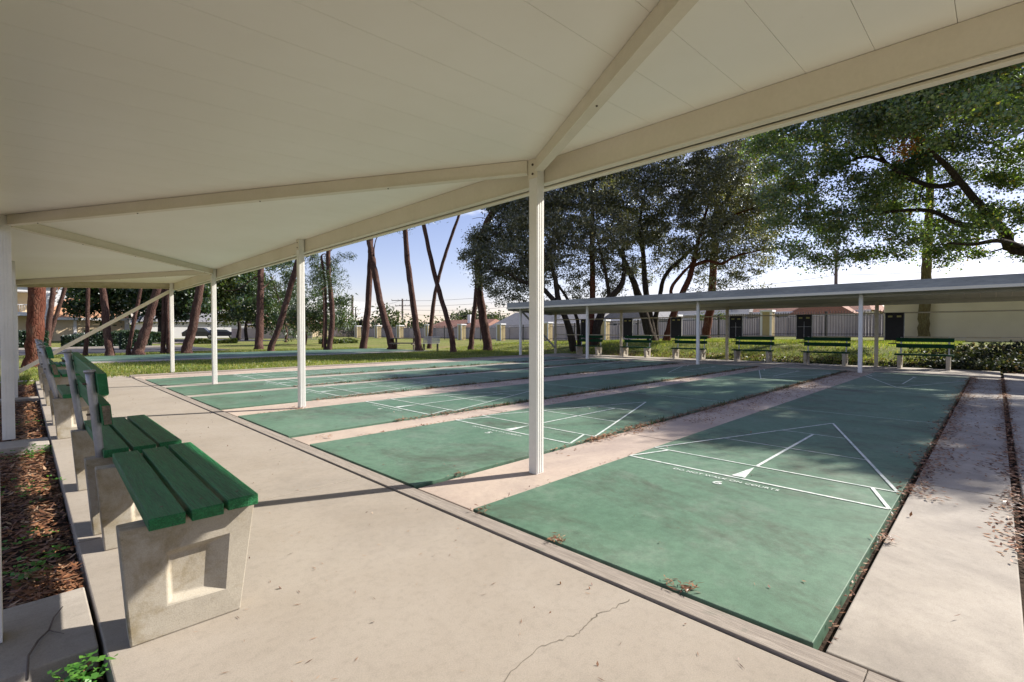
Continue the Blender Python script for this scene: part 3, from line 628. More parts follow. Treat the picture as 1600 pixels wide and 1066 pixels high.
tree('oak_tree', tuple(limD[0][0][0]), 'oak with reddish forked stem on the right of the clump, drooping sunlit right side', 'tree', 'oaks behind the far canopy', limD,
     B([(1130,290,45),(1150,340,40),(1165,260,45),(1190,300,40),(1175,375,34),(1205,350,28),(1140,400,30),(1165,430,24),(1120,440,20),(1215,310,26),(1130,360,35),(1195,410,18),(1150,310,30),(1180,340,26),(1110,400,26),(1090,430,18),(1205,380,20),(1140,265,36),(1160,200,40),(1085,460,14),(1185,450,12),(1120,200,50),(1185,225,38)], 27, 2.2), 'oakleaf', 'redbark', per=26, nleaf=95, spread=.21, lsz=(.125, .062))
# --- big spreading tree at the right, trunk outside the frame
tb = Vector((23.5, -6.5, zt(23.5, -6.5)))
def W(px, py, D): return at(px, py, D)
c0 = Vector((22.8, -5.0, 3.6))
limR = [([tb, Vector((23.3, -6.0, 1.8)), c0], [.5, .42, .36]),
        ([c0, Vector((22.3, -3.6, 4.0)), W(1600, 392, 17.5), W(1570, 362, 17.5), W(1530, 320, 17.5), W(1480, 260, 17.5), W(1430, 215, 17.5)], [.3, .25, .20, .17, .13, .10, .05]),
        ([W(1560, 352, 17.5), W(1500, 350, 18), W(1455, 330, 18.5), W(1400, 330, 19), W(1330, 340, 19.5)], [.12, .09, .08, .06, .03]),
        ([W(1595, 385, 17.5), W(1560, 376, 17), W(1520, 382, 16.7), W(1485, 380, 16.5)], [.10, .08, .06, .03]),
        ([W(1500, 285, 17.5), W(1450, 290, 18.5), W(1385, 255, 19.5), W(1360, 210, 20), W(1330, 180, 20.5)], [.10, .09, .07, .05, .03]),
        ([W(1385, 255, 19.5), W(1350, 245, 19), W(1300, 265, 19), W(1265, 280, 19)], [.06, .05, .04, .02]),
        ([c0, Vector((21, -6.5, 6.5)), Vector((19, -7.5, 9))], [.3, .2, .1]), ([c0, Vector((24, -7.5, 7)), Vector((25, -10, 10))], [.3, .2, .1]), ([c0, Vector((22.5, -4, 7)), Vector((21.5, -2.5, 10.5))], [.3, .2, .1])]
blR = B([(1215,222,34),(1232,270,30),(1222,335,22),(1200,262,22),(1255,330,30),(1290,280,45),(1262,235,40),(1330,220,50),(1330,350,40),(1385,300,42),(1400,200,52),(1290,370,22),(1375,375,32),(1440,335,45),(1455,240,45),(1480,150,55),(1520,290,45),(1545,200,50),(1560,120,55),(1580,330,34),(1595,250,45),(1430,385,22),(1482,400,17),(1340,395,16),(1250,385,16),(1515,140,45),(1595,170,50),(1225,395,20),(1270,405,16),(1310,400,22),(1350,410,16),(1290,340,34),(1410,360,30),(1460,385,26),(1500,375,24),(1525,395,14),(1360,300,36),(1430,270,40),(1490,230,40),(1520,350,26),(1205,300,26),(1195,225,26),(1420,140,50),(1350,160,50),(1240,290,25),(1530,355,22),(1598,395,10)], 18.6, 2.4)
blR += [((16.5, -1.0, 7.6), 2.0), ((17, -6.5, 8.0), 2.2), ((18.5, 1, 8.3), 2.0), ((19.5, 3.5, 8.8), 2.0), ((17, -4, 7.2), 1.8), ((20.5, 1.5, 9.5), 2.2), ((22, 3, 10.8), 2.2),((21.5, -4, 10.5), 2.2), ((19.5, -7, 9.5), 2.4), ((23, -8, 10), 2.6), ((20, -3, 8.5), 1.9), ((18.4, -5.5, 8), 2.0), ((24.5, -4, 9.5), 2.4), ((22, -10, 8.5), 2.4), ((18, -9, 7.8), 2.0), ((21, -1, 9.8), 2.0), ((16.8, -3.2, 8.6), 1.5), ((25, -11, 9), 2.3)]
tree('broadleaf_tree', tuple(tb), 'big spreading green tree at the right with one cluster of orange leaves', 'tree', None, limR, blR, 'leafR', 'oakbark', lowf=.9, per=17, nleaf=225, spread=.25, lsz=(.105, .066),
     extra=(B([(1422, 213, 7), (1416, 230, 4)], 17.0), 'orangeleaf', 9))
# --- more trees just outside the frame on the right; their shade falls on the courts
for k, (x, y, h_, r_) in enumerate(((16.0, -11.5, 9.0, 3.0), (27.0, -2.5, 11.5, 3.0), (12.5, -10.0, 8.5, 2.4))):
    z0 = zt(x, y); nm = ['oak beyond the right edge shading the side walk', 'tall tree behind the big spreading tree', 'smaller tree outside the right edge, beside the side walk'][k]
    tree('shade_tree', (x, y, z0), nm, 'tree', None, [([(x, y, z0-.1), (x+.3, y, h_*.35), (x, y+.3, h_*.7)], [.28, .22, .12])],
         [((x+random.uniform(-1, 1)*r_, y+random.uniform(-1, 1)*r_, h_-1+random.uniform(-1.6, 1)), r_*random.uniform(.45, .7)) for _ in range(8)], 'leafM' if k else 'leafR', 'oakbark', per=6, nleaf=75, spread=.36, lsz=(.15, .08))

# --- background trees on the left
def bgtree(name, base, blobs, label, lm, D, lim=None, per=3.0, nl=70, lsz=(.3, .17), dj=3, sp=.5, tw=5, bm='oakbark', grp='trees beyond the lawn', bD=None):
    bp = at(base[0], base[1], D); bp.z = 0 if bD is None else bD
    ls = [([bp]+PX(l, D), [tw*D/F/2*(1-.7*i/len(l)) for i in range(len(l)+1)]) for l in (lim or [[(base[0], base[1]-25), (blobs[0][0], blobs[0][1])]])]
    return tree(name, tuple(bp), label, 'tree', grp, ls, B(blobs, D, dj), lm, bm, per=per, nleaf=nl, spread=sp, lsz=lsz, trunk_n=6)
bgtree('oak_tree', (250, 522), [(120,482,18),(150,470,28),(150,430,30),(190,465,34),(200,420,40),(230,470,34),(250,430,40),(165,496,12),(125,455,20),(175,450,30),(215,450,30),(300,470,26),(310,440,30),(320,480,18),(290,490,14),(270,480,24),(290,450,30),(130,450,24)], 'dark spreading oak seen through the leaning pine trunks on the left', 'leafM', 55,
       [[(250, 500), (240, 480), (215, 465)], [(252, 498), (262, 478), (275, 465)]], per=5.5, nl=110, lsz=(.36, .22), tw=8)
bgtree('broadleaf_tree', (372, 524), [(345,455,30),(352,490,22),(375,470,30),(340,425,30),(385,440,30),(365,420,25),(330,470,24),(378,497,15),(325,440,25)], 'yellow-green leafy tree just right of the third white post', 'leafY', 62, per=4.5, nl=110, lsz=(.36, .22), tw=7)
bgtree('broadleaf_tree', (385, 529), [(400,480,24),(392,455,26),(420,500,22),(375,485,18),(430,470,24),(440,500,20)], 'mixed green and rusty leafed tree behind the upright pine trunk', 'leafM', 58, per=4.5, nl=100, lsz=(.34, .2), tw=6)
bgtree('pine_tree', (446, 530), [(420,420,14),(440,405,12),(450,435,16),(430,450,15),(415,445,10),(460,460,16),(445,475,15),(455,415,12)], 'airy pine with spreading needle sprays behind the hard leaning trunk', 'needle', 50, per=6, nl=130, lsz=(.4, .08), tw=4, bm='pinebark')
bgtree('pine_tree', (477, 545), [(455,500,18),(480,490,20),(500,500,18),(520,480,16),(535,470,8),(490,470,14),(470,520,12),(510,460,11),(530,500,13),(500,515,10),(465,480,14)], 'low bushy pine between the second white post and the thin pale trunk', 'needle', 42, per=9, nl=130, lsz=(.36, .08), tw=4, bm='pinebark')
bgtree('pine_tree', (504, 547), [(487,405,9),(495,415,9),(505,412,8),(500,430,8),(493,440,6),(512,428,7),(520,420,5),(508,445,6),(483,398,5)], 'slender pine top with tufts between the second post and the wavy trunk', 'needle', 34, [[(506, 500), (504, 450), (497, 415)]], per=9, nl=90, lsz=(.28, .045), tw=3, sp=.28, dj=.8, bm='pinebark')
bgtree('pine_tree', (660, 560), [(640,366,8),(655,362,7),(650,374,5),(628,368,4),(663,370,4)], 'tuft of pine needles hanging just under the roof beam', 'needle', 27.5, [[(640, 353), (650, 362)]], per=14, nl=90, lsz=(.22, .04), tw=.6, sp=.2, dj=.4, bm='pinebark') if False else None
for (bx_, by_, bl, lab, D) in (((600), 523, [(605,492,15),(618,503,13),(592,505,13),(630,512,9),(610,515,14)], 'rounded pale green tree far behind the fence, between leaning trunks', 100),
    (565, 525, [(560,512,9),(552,515,7),(572,513,9),(582,516,8)], 'low dark tree far behind the fence near the utility poles', 95),
    (648, 525, [(645,507,9),(655,512,7),(690,507,12),(676,510,9),(705,510,9)], 'dark far trees left of the terracotta house', 105),
    (740, 520, [(712,498,9),(728,492,11),(745,494,10),(760,498,9),(775,500,8),(786,503,5)], 'hazy tree line above the terracotta house roof', 125)):
    bgtree('distant_tree', (bx_, by_), bl, lab, 'far', D, per=.9, nl=110, lsz=(.6, .4), sp=1.0, grp='far trees on the horizon', tw=4)
k = 0
for a0, a1, lab in ((0, 200, 'long wooded line on the horizon at the left'), (340, 560, 'long wooded line on the horizon behind the pines'), (840, 1240, 'long wooded line on the horizon behind the white houses')):
    bl = []
    for x in range(a0, a1, 14): bl.append((x, random.uniform(506, 516), random.uniform(8, 12)))
    cl = spheres(B(bl, 190, 10), .15); N = len(cl)*90; P = np.repeat(cl, 90, 0)+rng.normal(size=(N, 3))*1.4
    q = quads('woods', leafquads(P, 1.1, .8), M['far']); tag(q, lab, 'woods', None, 'stuff')
# palms / conifer tops behind the far canopy
def palm(p, h_, label, r_=1.4, n_=16):
    t = empty('palm_tree', tuple(p), label, 'palm tree', 'small palms'); MB().tube([p, p+Vector((.05, 0, h_))], [.12, .09], 7).build('trunk', M['pinebark'], t); Q = []
    top = p+Vector((.05, 0, h_))
    for k in range(n_):
        a = k*2.4; e_ = random.uniform(-.2, .9); d = Vector((math.cos(a)*math.cos(e_), math.sin(a)*math.cos(e_), math.sin(e_)))
        for j in range(14):
            u = (j+1)/14; q = top + d*r_*u + Vector((0, 0, -.5*r_*u*u))
            for s_ in (-1, 1):
                sd_ = d.cross(Vector((0, 0, 1))).normalized()*s_; e2 = q + sd_*.28*(1.1-u)+d*.15+Vector((0, 0, -.08)); Q.append([q, q+d*.04, e2, e2-d*.01])
    quads('fronds', np.array([[tuple(v) for v in f] for f in Q]), M['leafM'], t); return t
palm(Vector(at(96, 522, 70)) - Vector((0, 0, 0)), .9, 'small palm in front of the cream garage, left one', 1.0)
palm(Vector(at(119, 522, 70)), .9, 'small palm in front of the cream garage, right one', 1.0)
palm(at(1152, 500, 52), 1.2, 'palm top showing above the far canopy, right of the thick reddish trunk', 1.6)
for x, y, lab in ((1112, 508, 'yellow-green bush behind the pale fence near the thick reddish trunk'), (1225, 500, 'bush behind the iron fence left of the second scoreboard')):
    p = at(x, y, 50); q = spheres([(tuple(p), 1.4)], 12); N = len(q)*60
    o = quads('bush', leafquads(np.repeat(q, 60, 0)+rng.normal(size=(N, 3))*.25, .2, .12), M['leafY'], org=tuple(p)); tag(o, lab, 'bush')

# ------------------------------------------------------------------ hedges, shrubs
def hedge(x0, x1, y0, y1, h_, label, lm='hedge', n_=9000, name='hedge', ls=(.12, .07)):
    c_ = ((x0+x1)/2, (y0+y1)/2, 0); P = []
    u = rng.uniform(0, 1, (n_, 3)); f = rng.integers(0, 4, n_)
    u[f == 0, 2] = 1 - np.abs(rng.normal(size=(f == 0).sum()))*.06; u[f == 1, 1] = np.abs(rng.normal(size=(f == 1).sum()))*.08; u[f == 2, 0] = rng.choice([0.02, .98], (f == 2).sum())
    P = np.array([x0, y0, 0]) + u*np.array([x1-x0, y1-y0, h_]); P[:, 2] += .12*np.sin(P[:, 0]*1.7+P[:, 1]) * (P[:, 2]/h_)
    t = empty(name, c_, label, 'hedge' if name == 'hedge' else 'shrub'); quads('foliage', leafquads(P, *ls), M[lm], t)
    MB().box((x0+.15, y0+.15, -.05), (x1-.15, y1-.15, h_-.2)).build('core', M['hedge'], t); return t
hedge(-3.5, 1.2, 44.4, 46.0, 1.05, 'dark clipped hedge beside the road at far left, in front of the two-storey building', n_=12000, ls=(.2, .12))
hedge(1.9, 6.8, 44.6, 46.2, .9, 'dark clipped hedge beside the road, in front of the cream garage', n_=12000, ls=(.2, .12))
hedge(4.4, 5.1, 38.8, 40.0, 1.05, 'rounded dark shrub standing before the road, right of the thin straight trunk', n_=4000, name='shrub', ls=(.16, .1))
hedge(4.0, 9.6, 57.5, 59, 1.1, 'long green hedge behind the orange flowers', 'leafM', 9000, ls=(.25, .15))
hedge(5.4, 7.4, 55.6, 56.3, .55, 'low bed of orange shrubs beyond the road', 'orangeleaf', 2500, 'shrub', (.2, .12))
hedge(10.6, 14.5, 51.5, 52.1, .35, 'low kerbside row of shrubs in front of the parked cars', 'leafY', 4000, 'shrub', (.2, .12))
hedge(19.5, 22.5, 43, 45, .35, 'low yellow-green clump on the lawn left of the hard leaning trunk', 'leafY', 2500, 'shrub', (.16, .1))

# ------------------------------------------------------------------ fence: pillars, iron panels, pale boundary fence
FXX = 39.0
PYS = [12.05, 19.25, 26.4, 33.5, 40.6, 47.7, 54.8, 61.9, 68.2, 74.6]
names = ['rightmost', 'second from the right', 'third from the right', 'fourth from the right', 'just left of the tall foreground post', 'left of the dark stout trunk', 'behind the tall trunk above the park bench', 'above the picnic table', 'right of the forked trunk', 'leftmost']
pil = None
for i, y in enumerate(PYS):
    z = zt(FXX, y); lab = 'cream fence pillar with white cap, %s of the row' % names[i]
    if pil is None:
        pil = empty('fence_pillar', (FXX, y, z), lab, 'pillar', 'cream pillars along the boundary fence')
        MB().box((FXX-.36, y-.36, z-.4), (FXX+.36, y+.36, z+1.85)).build('shaft', M['pillar'], pil, bevel=.01)
        MB().box((FXX-.43, y-.43, z+1.851), (FXX+.43, y+.43, z+2.0)).build('cap', M['trim'], pil, bevel=.02)
        mb = MB(); mb.box((FXX-.385, y-.40, z-.3), (FXX-.361, y-.25, z+1.84)); mb.box((FXX-.385, y+.25, z-.3), (FXX-.361, y+.40, z+1.84)); mb.build('corner_trim', M['trim'], pil)
    else: copy_tree(pil, (FXX, y, z), None, lab)
ir = empty('iron_fence', (FXX, 30, .3), 'long black iron picket fence running between the cream pillars', 'fence')
ends = [4.6] + PYS + [81, 88, 95]
for a, b_ in zip(ends, ends[1:]):
    mb = MB(); n_ = int((b_-a)/.16); za, zb = zt(FXX, a), zt(FXX, b_)
    for z_ in (.25, 1.5): mb.bar((FXX, a, za+z_), (FXX, b_, zb+z_), .03, .04)
    for j in range(n_):
        y = a+(b_-a)*(j+.5)/n_; z = za+(zb-za)*(j+.5)/n_; w_ = .011
        mb.box((FXX-w_, y-w_, z+.05), (FXX+w_, y+w_, z+1.72)); mb.poly([(FXX-.025, y-.025, z+1.72), (FXX+.025, y-.025, z+1.72), (FXX+.025, y+.025, z+1.72), (FXX-.025, y+.025, z+1.72), (FXX, y, z+1.85)], (0,1,4),(1,2,4),(2,3,4),(3,0,4))
    y = (a+b_)/2; mb.box((FXX-.045, y-.045, (za+zb)/2-.1), (FXX+.045, y+.045, (za+zb)/2+1.8))
    mb.build('picket_panel', M['iron'], ir)
pf = empty('boundary_fence', (46, 40, .5), 'long pale mauve board fence behind the iron fence', 'fence')
y = 3.0
while y < 100:
    z = zt(46, y); mb = MB(); hgt = 1.62
    for j in range(12):
        yy = y+j*.2; mb.box((46-.012, yy, z-.2), (46+.012, yy+.188, z+hgt+(.02 if j % 2 else 0)))
    mb.build('fence_boards', M['pvc'], pf); MB().box((46-.07, y-.06, z-.2), (46+.05, y+.0, z+hgt+.12)).build('fence_post', M['pvc'], pf); y += 2.4
# left part of the boundary, seen under the pines
pf2 = empty('boundary_fence', (20, 82, 0), 'pale fence far behind the lawn, left of the pillars', 'fence')
for k in range(9):
    p = at(362+k*14, 533, 72); q = at(376+k*14, 533, 72)
    mb = MB(); p.z = 0; q.z = 0
    for j in range(7):
        a = p.lerp(q, j/7); b_ = p.lerp(q, (j+.9)/7); mb.bar(a+Vector((0, 0, .75)), b_+Vector((0, 0, .75)), .03, 1.5)
    mb.build('fence_boards', M['pvc'], pf2); mb = MB(); mb.bar(p+Vector((0, 0, 1.6)), q+Vector((0, 0, 1.6)), .12, .16); mb.build('fence_cap', M['trim'], pf2)
# cream rendered wall at the right
z = zt(33, 0)
cw = empty('boundary_wall', (33.5, -5, z), 'plain cream rendered wall behind the benches at the right edge', 'wall')
MB().box((33.0, -22, z-.4), (33.35, 4.35, z+2.12)).build('wall_face', M['stucco'], cw)
MB().box((32.93, -22, z+2.121), (33.42, 4.42, z+2.22)).build('coping', M['pillar'], cw)
MB().box((32.9, 3.55, z+2.221), (33.45, 4.4, z+2.45)).build('pier_cap', M['pillar'], cw)

# ------------------------------------------------------------------ houses
def windows(t, face, lst, wallx=None):
    for (y0, y1, z0, z1) in lst:
        f = MB().box((face-.05, y0-.1, z0-.1), (face-.01, y1+.1, z1+.1)).build('window', M['trim'], t)
        yc, zc = (y0+y1)/2, (z0+z1)/2; mb = MB()
        for a, b_ in ((y0, yc-.04), (yc+.04, y1)):
            for c_, d_ in ((z0, zc-.03), (zc+.03, z1)): mb.box((face-.07, a, c_), (face-.053, b_, d_))
        mb.build('pane', M['glass'], f)
def house(x0, x1, y0, y1, zb, eave, ridge, label, wall='whitewall', roof='shingle', axis='y', wins=(), chim=None, hip=1.5):
    t = empty('house', ((x0+x1)/2, (y0+y1)/2, zb), label, 'house')
    MB().box((x0, y0, zb-.5), (x1, y1, eave)).build('wall', M[wall], t); o = .5
    mb = MB()
    if axis == 'y':
        xc = (x0+x1)/2; mb.poly([(x0-o, y0-o, eave), (x1+o, y0-o, eave), (x1+o, y1+o, eave), (x0-o, y1+o, eave), (xc, y0-o+hip, ridge), (xc, y1+o-hip, ridge)], (0,3,5,4), (1,4,5,2), (0,4,1), (3,2,5), (0,1,2,3))
    else:
        yc = (y0+y1)/2; mb.poly([(x0-o, y0-o, eave), (x1+o, y0-o, eave), (x1+o, y1+o, eave), (x0-o, y1+o, eave), (x0-o+hip, yc, ridge), (x1+o-hip, yc, ridge)], (0,1,5,4), (3,4,5,2), (0,4,3), (1,2,5), (0,1,2,3))
        if hip == 0: MB().poly([(x0-.02, y0, eave), (x0-.02, y1, eave), (x0-.02, yc, ridge-.25)], (0, 1, 2)).build('gable', M['whitewall'], t)
    r_ = mb.build('roof', M[roof], t)
    MB().box((x0-o-.03, y0-o, eave-.2), (x0-o, y1+o, eave-.001)).build('fascia', M['trim'], t)
    windows(t, x0, wins)
    if chim: x, y, zc = chim; cc = MB().box((x-.4, y-.4, eave), (x+.4, y+.4, zc)).build('chimney', M['trim'], r_)
    return t
def yz(px, X): r_ = ray(px, 520); t_ = X/r_.x; return r_.y*t_
def D_(X, Y): return (X+Y)*.7071
X_ = 58
house(X_, X_+9, yz(752, X_), yz(664, X_), .0, 1.5, 3.4, 'low house with terracotta roof and white chimney behind the fence', roof='terracotta', chim=(X_+3, yz(716, X_), 4.3), wins=[(70, 72, .5, 1.3)])
X_ = 54
house(X_, X_+9, yz(862, X_), yz(768, X_), .1, 1.75, 4.2, 'white house with grey roof and a square window, left of the tall foreground post', wins=[(yz(x, X_)-.8, yz(x, X_)+.8, .55, 1.45) for x in (772, 822, 842)])
X_ = 50
house(X_, X_+9, yz(935, X_), yz(868, X_), .2, 2.3, 4.3, 'white house with grey roof seen under the left end of the far canopy', wins=[(yz(x, X_)-.7, yz(x, X_)+.7, .9, 1.8) for x in (875, 897, 921)])
X_ = 52
house(X_, X_+9, yz(1024, X_), yz(948, X_), .3, 2.6, 4.9, 'white gabled house behind the dark oak stems', axis='x', hip=0, wins=[(yz(x, X_)-.6, yz(x, X_)+.6, 1.2, 2.1) for x in (965, 1000)])
X_ = 53
house(X_, X_+10, yz(1165, X_), yz(1060, X_), .4, 3.1, 5.5, 'grey-roofed house behind the pale fence, above the third scoreboard')
X_ = 52
house(X_+2, X_+12, yz(1345, X_), yz(1150, X_), .5, 3.1, 5.4, 'wide house with pinkish terracotta roof behind the iron fence', roof='terracotta')
house(X_-1, X_+4, yz(1330, X_), yz(1248, X_), .5, 2.7, 4.4, 'terracotta gable front wing facing the iron fence', roof='terracotta', axis='x', hip=0)
house(42, 52, -26, 3.5, .5, 2.9, 3.9, 'long low building with pale roof just above the cream wall', wall='creamwall', roof='orangeroof')
# two-storey building and garage at far left
Y_ = 78
t = empty('building', (-2, Y_, 0), 'two-storey cream apartment building with white columns and balcony at far left', 'building')
MB().box((-14, Y_+2, -.3), (1.4, Y_+16, 6.0)).build('wall', M['creamwall'], t)
MB().box((-14, Y_-.3, 5.6), (3.0, Y_+16.5, 6.3)).build('cornice', M['trim'], t)
MB().poly([(-15, Y_-.6, 6.3), (3.3, Y_-.6, 6.3), (3.3, Y_+17, 6.3), (-15, Y_+17, 6.3), (-6, Y_+8, 9.2), (-4, Y_+8, 9.2)], (0,1,5,4), (3,4,5,2), (0,4,3), (1,2,5), (0,1,2,3)).build('roof', M['orangeroof'], t)
MB().box((-14, Y_, 2.9), (1.9, Y_+1.99, 3.3)).build('balcony', M['trim'], t)
mb = MB()
for x in np.arange(-13.8, 1.9, .2): mb.box((x, Y_+.05, 3.3), (x+.03, Y_+.08, 4.1))
mb.box((-14, Y_+.04, 4.101), (1.9, Y_+.1, 4.18)); mb.build('railing', M['trim'], t)
for x in (1.7, -3.5, -8.7): MB().box((x, Y_+.0-.35, 0), (x+.65, Y_-.01+.3-.3, 5.599)).build('column', M['trim'], t)
gx0, gx1 = 4.6, 9.6
t = empty('garage', (7, Y_, 0), 'low cream garage block with tan hip roof and white frame at left', 'building')
MB().box((2.0, Y_, -.3), (gx1, Y_+9, 2.75)).build('wall', M['creamwall'], t)
MB().poly([(1.5, Y_-.5, 2.75), (gx1+.5, Y_-.5, 2.75), (gx1+.5, Y_+9.5, 2.75), (1.5, Y_+9.5, 2.75), (4, Y_+4.5, 5.3), (7, Y_+4.5, 5.3)], (0,1,5,4), (3,4,5,2), (0,4,3), (1,2,5), (0,1,2,3)).build('roof', M['orangeroof'], t)
mb = MB(); mb.box((1.5, Y_-.55, 2.45), (gx1+.5, Y_-.51, 2.749)); mb.box((gx1-.5, Y_-.06, 0), (gx1, Y_-.01, 2.44)); mb.box((4.3, Y_-.06, 0), (4.6, Y_-.01, 2.44)); mb.build('frame', M['trim'], t)
MB().box((4.7, Y_-.04, 0), (9.0, Y_-.012, 2.2)).build('garage_door', M['creamwall'], t)
house(13, 27, 92, 102, 0, 2.6, 4.6, 'far white house behind the trees left of the third white post', axis='x', hip=2)
house(29, 41, 90, 99, 0, 2.4, 4.2, 'far house with dark red roof beyond the parked cars', roof='terracotta', axis='x', hip=2, wall='creamwall')

# ------------------------------------------------------------------ cars
def carmat(nm, c_): m_, n_, b_ = mat(nm, c_, .25, .6); b_.inputs['Coat Weight'].default_value = .6; return m_
M['navy'] = carmat('navy_paint', (.012, .016, .035)); M['blue'] = carmat('blue_paint', (.03, .07, .30)); M['redc'] = carmat('red_paint', (.35, .02, .02)); M['tyre'] = mat('tyre', (.02, .02, .02), .9)[0]; M['rim'] = mat('rim', (.5, .5, .52), .3, .5, .8)[0]
M['lamp'] = mat('lamp_glass', (.5, .5, .45), .2, .5)[0]
def car(loc, rot, m_, label, tall=1.0):
    t = empty('parked_car', (0, 0, 0), label, 'car', 'cars parked beyond the lawn')
    P = [(-2.2, .35), (2.2, .35), (2.25, .75), (2.05, .95), (1.25, 1.02), (.65, 1.42*tall), (-1.2, 1.46*tall), (-2.0, 1.05), (-2.25, .9)]
    MB().prism(P, -.88, .88, 'y').build('body', m_, t, bevel=.08)
    W_ = [(1.12, 1.03), (.62, 1.36*tall), (-1.15, 1.40*tall), (-1.8, 1.06)]
    MB().prism(W_, -.895, .895, 'y').build('side_window', M['glass'], t)
    for x in (-1.4, 1.4):
        for s in (-1, 1):
            wh = MB().tube([(x, s*.72, .34), (x, s*.93, .34)], .34, 18).build('wheel', M['tyre'], t); MB().tube([(x, s*.931, .34), (x, s*.945, .34)], .2, 12).build('rim', M['rim'], wh)
    for s in (-1, 1): MB().box((2.2, s*.65-.18, .66), (2.27, s*.65+.18, .8)).build('headlight', M['lamp'], t)
    t.location = loc; t.rotation_euler = (0, 0, rot); return t
def gp(px, D): p = at(px, 520, D); p.z = 0.01; return p
car(gp(313, 74), R(-25), M['navy'], 'dark navy SUV left of the third white post', 1.15)
car(gp(346, 76), R(-20), M['navy'], 'dark blue sedan just right of the third white post', .95)
car(gp(345, 88), R(-15), M['redc'], 'red car showing behind the dark sedan', 1.2)
car(gp(82, 60), R(10), M['blue'], 'blue car behind the hedge between the slim trunks at left', 1.0)
car(gp(43, 62), R(10), M['blue'], 'blue car partly hidden by the thickest trunk at far left', 1.0)

# ------------------------------------------------------------------ park bench, picnic table
def lp(px, py):
    p, _ = gt(px, py); return p
p = lp(673, 549); t = empty('park_bench', (p.x, p.y, p.z), 'grey metal slatted park bench on the lawn left of the bent trunk', 'bench')
Dd = (p - Vector((0, 0, H))).dot(fw); k = Dd/F; ax = rt; bxk = Vector((fw.x, fw.y, 0)).normalized(); hw = .5
for s in (-1, 1):
    mb = MB(); e_ = p + ax*s*hw*.8
    MB().bar(e_-bxk*.22, e_-bxk*.16+Vector((0, 0, .44)), .04, .04, (1, 0, 0)).build('leg', M['iron'], t); MB().bar(e_+bxk*.22, e_+bxk*.16+Vector((0, 0, .44)), .04, .04, (1, 0, 0)).build('leg', M['iron'], t)
mb = MB()
for j in range(5): q = p-bxk*(.22-j*.1)+Vector((0, 0, .45)); mb.bar(q-ax*hw, q+ax*hw, .07, .02)
mb.build('seat', M['pipe'], t); mb = MB()
for j in range(5): q = p+bxk*(.25+j*.02)+Vector((0, 0, .52+j*.08)); mb.bar(q-ax*hw, q+ax*hw, .02, .06)
mb.build('backrest', M['pipe'], t)
p = lp(633, 547); t = empty('picnic_table', (p.x, p.y, p.z), 'dark picnic table on the lawn left of the tall pine trunk', 'table')
mb = MB(); mb.bar(p-ax*.85+Vector((0, 0, .74)), p+ax*.85+Vector((0, 0, .74)), .75, .05); mb.build('tabletop', M['polewood'], t)
for s in (-1, 1): MB().bar(p-ax*.8+bxk*s*.65+Vector((0, 0, .43)), p+ax*.8+bxk*s*.65+Vector((0, 0, .43)), .25, .04).build('seat', M['polewood'], t)
for s in (-1, 1):
    e_ = p+ax*s*.55; mb = MB(); mb.bar(e_, e_+Vector((0, 0, .71)), .09, .09, (1, 0, 0)); mb.build('leg', M['polewood'], t); MB().bar(e_-bxk*.7+Vector((0, 0, .37)), e_+bxk*.7+Vector((0, 0, .37)), .06, .06).build('cross_beam', M['polewood'], t)

# ------------------------------------------------------------------ utility poles and wires
def pole(px, ybot, ytop, D, w_, label, arms=(), braces=False):
    p = at(px, ybot, D); p.z = zt(p.x, p.y) if D < 60 else 0; q = at(px, ytop, D); t = empty('utility_pole', tuple(p), label, 'utility pole', 'utility poles behind the houses')
    MB().tube([p, Vector((p.x, p.y, q.z))], [w_*1.1, w_*.8], 8).build('pole', M['polewood'], t)
    for z_, l_ in arms:
        mb = MB(); c_ = Vector((p.x, p.y, q.z-z_)); mb.bar(c_-rt*l_, c_+rt*l_, .12, .14)
        for s in (-1, -.4, .4, 1): mb.tube([c_+rt*l_*s, c_+rt*l_*s+Vector((0, 0, .3))], .05, 5)
        mb.build('crossarm', M['polewood'], t)
    if braces:
        for s in (-1, 1): MB().tube([at(px+s*1.5, 430, D), at(px+s*12, 402, D), at(px+s*16, 392, D)], .035, 5).build('cable', M['wire'], t)
    return t
pole(551, 530, 462, 110, .28, 'tall pale utility pole left of the straight crossing trunk')
pole(556, 530, 480, 140, .2, 'shorter utility pole with crossarm beside the tall pale one', [(.8, 1.4), (2.0, 1.4)])
pole(545, 530, 490, 170, .2, 'faint far utility pole, leftmost of the group')
pole(629, 520, 467, 110, .22, 'utility pole with two crossarms between the forked and the tall trunk', [(.4, 2.4), (1.6, 1.6)])
pole(1305, 526, 392, 50, .17, 'utility pole rising above the far canopy roof below the big spreading tree', braces=True)
def wire(a, b_, sag, r_, label):
    a = Vector(a); b_ = Vector(b_); P = [a.lerp(b_, i/20)-Vector((0, 0, sag*4*(i/20)*(1-i/20))) for i in range(21)]
    o = MB().tube(P, r_, 4).build('power_line', M['wire'], org=tuple(a)); return tag(o, label, 'power line', 'overhead power lines')
for k, (y0, y1) in enumerate(((470, 448), (478, 458), (484, 470), (491, 481))):
    wire(at(629, y0, 110), at(880, y1, 95), .8, .035, 'overhead wire running right from the crossarm pole, %s of four' % ('top', 'second', 'third', 'lowest')[k])
for k, (y0, y1) in enumerate(((469, 482), (476, 489))):
    wire(at(629, y0, 110), at(556, y1, 140), .5, .03, 'overhead wire between the crossarm pole and the poles to its left, %s of two' % ('upper', 'lower')[k])
wire(at(1305, 430, 50), at(1700, 404, 42), .3, .02, 'overhead wire running right from the pole above the far canopy')
wire(at(1305, 430, 50), at(1080, 452, 60), .3, .02, 'overhead wire running left from the pole above the far canopy')

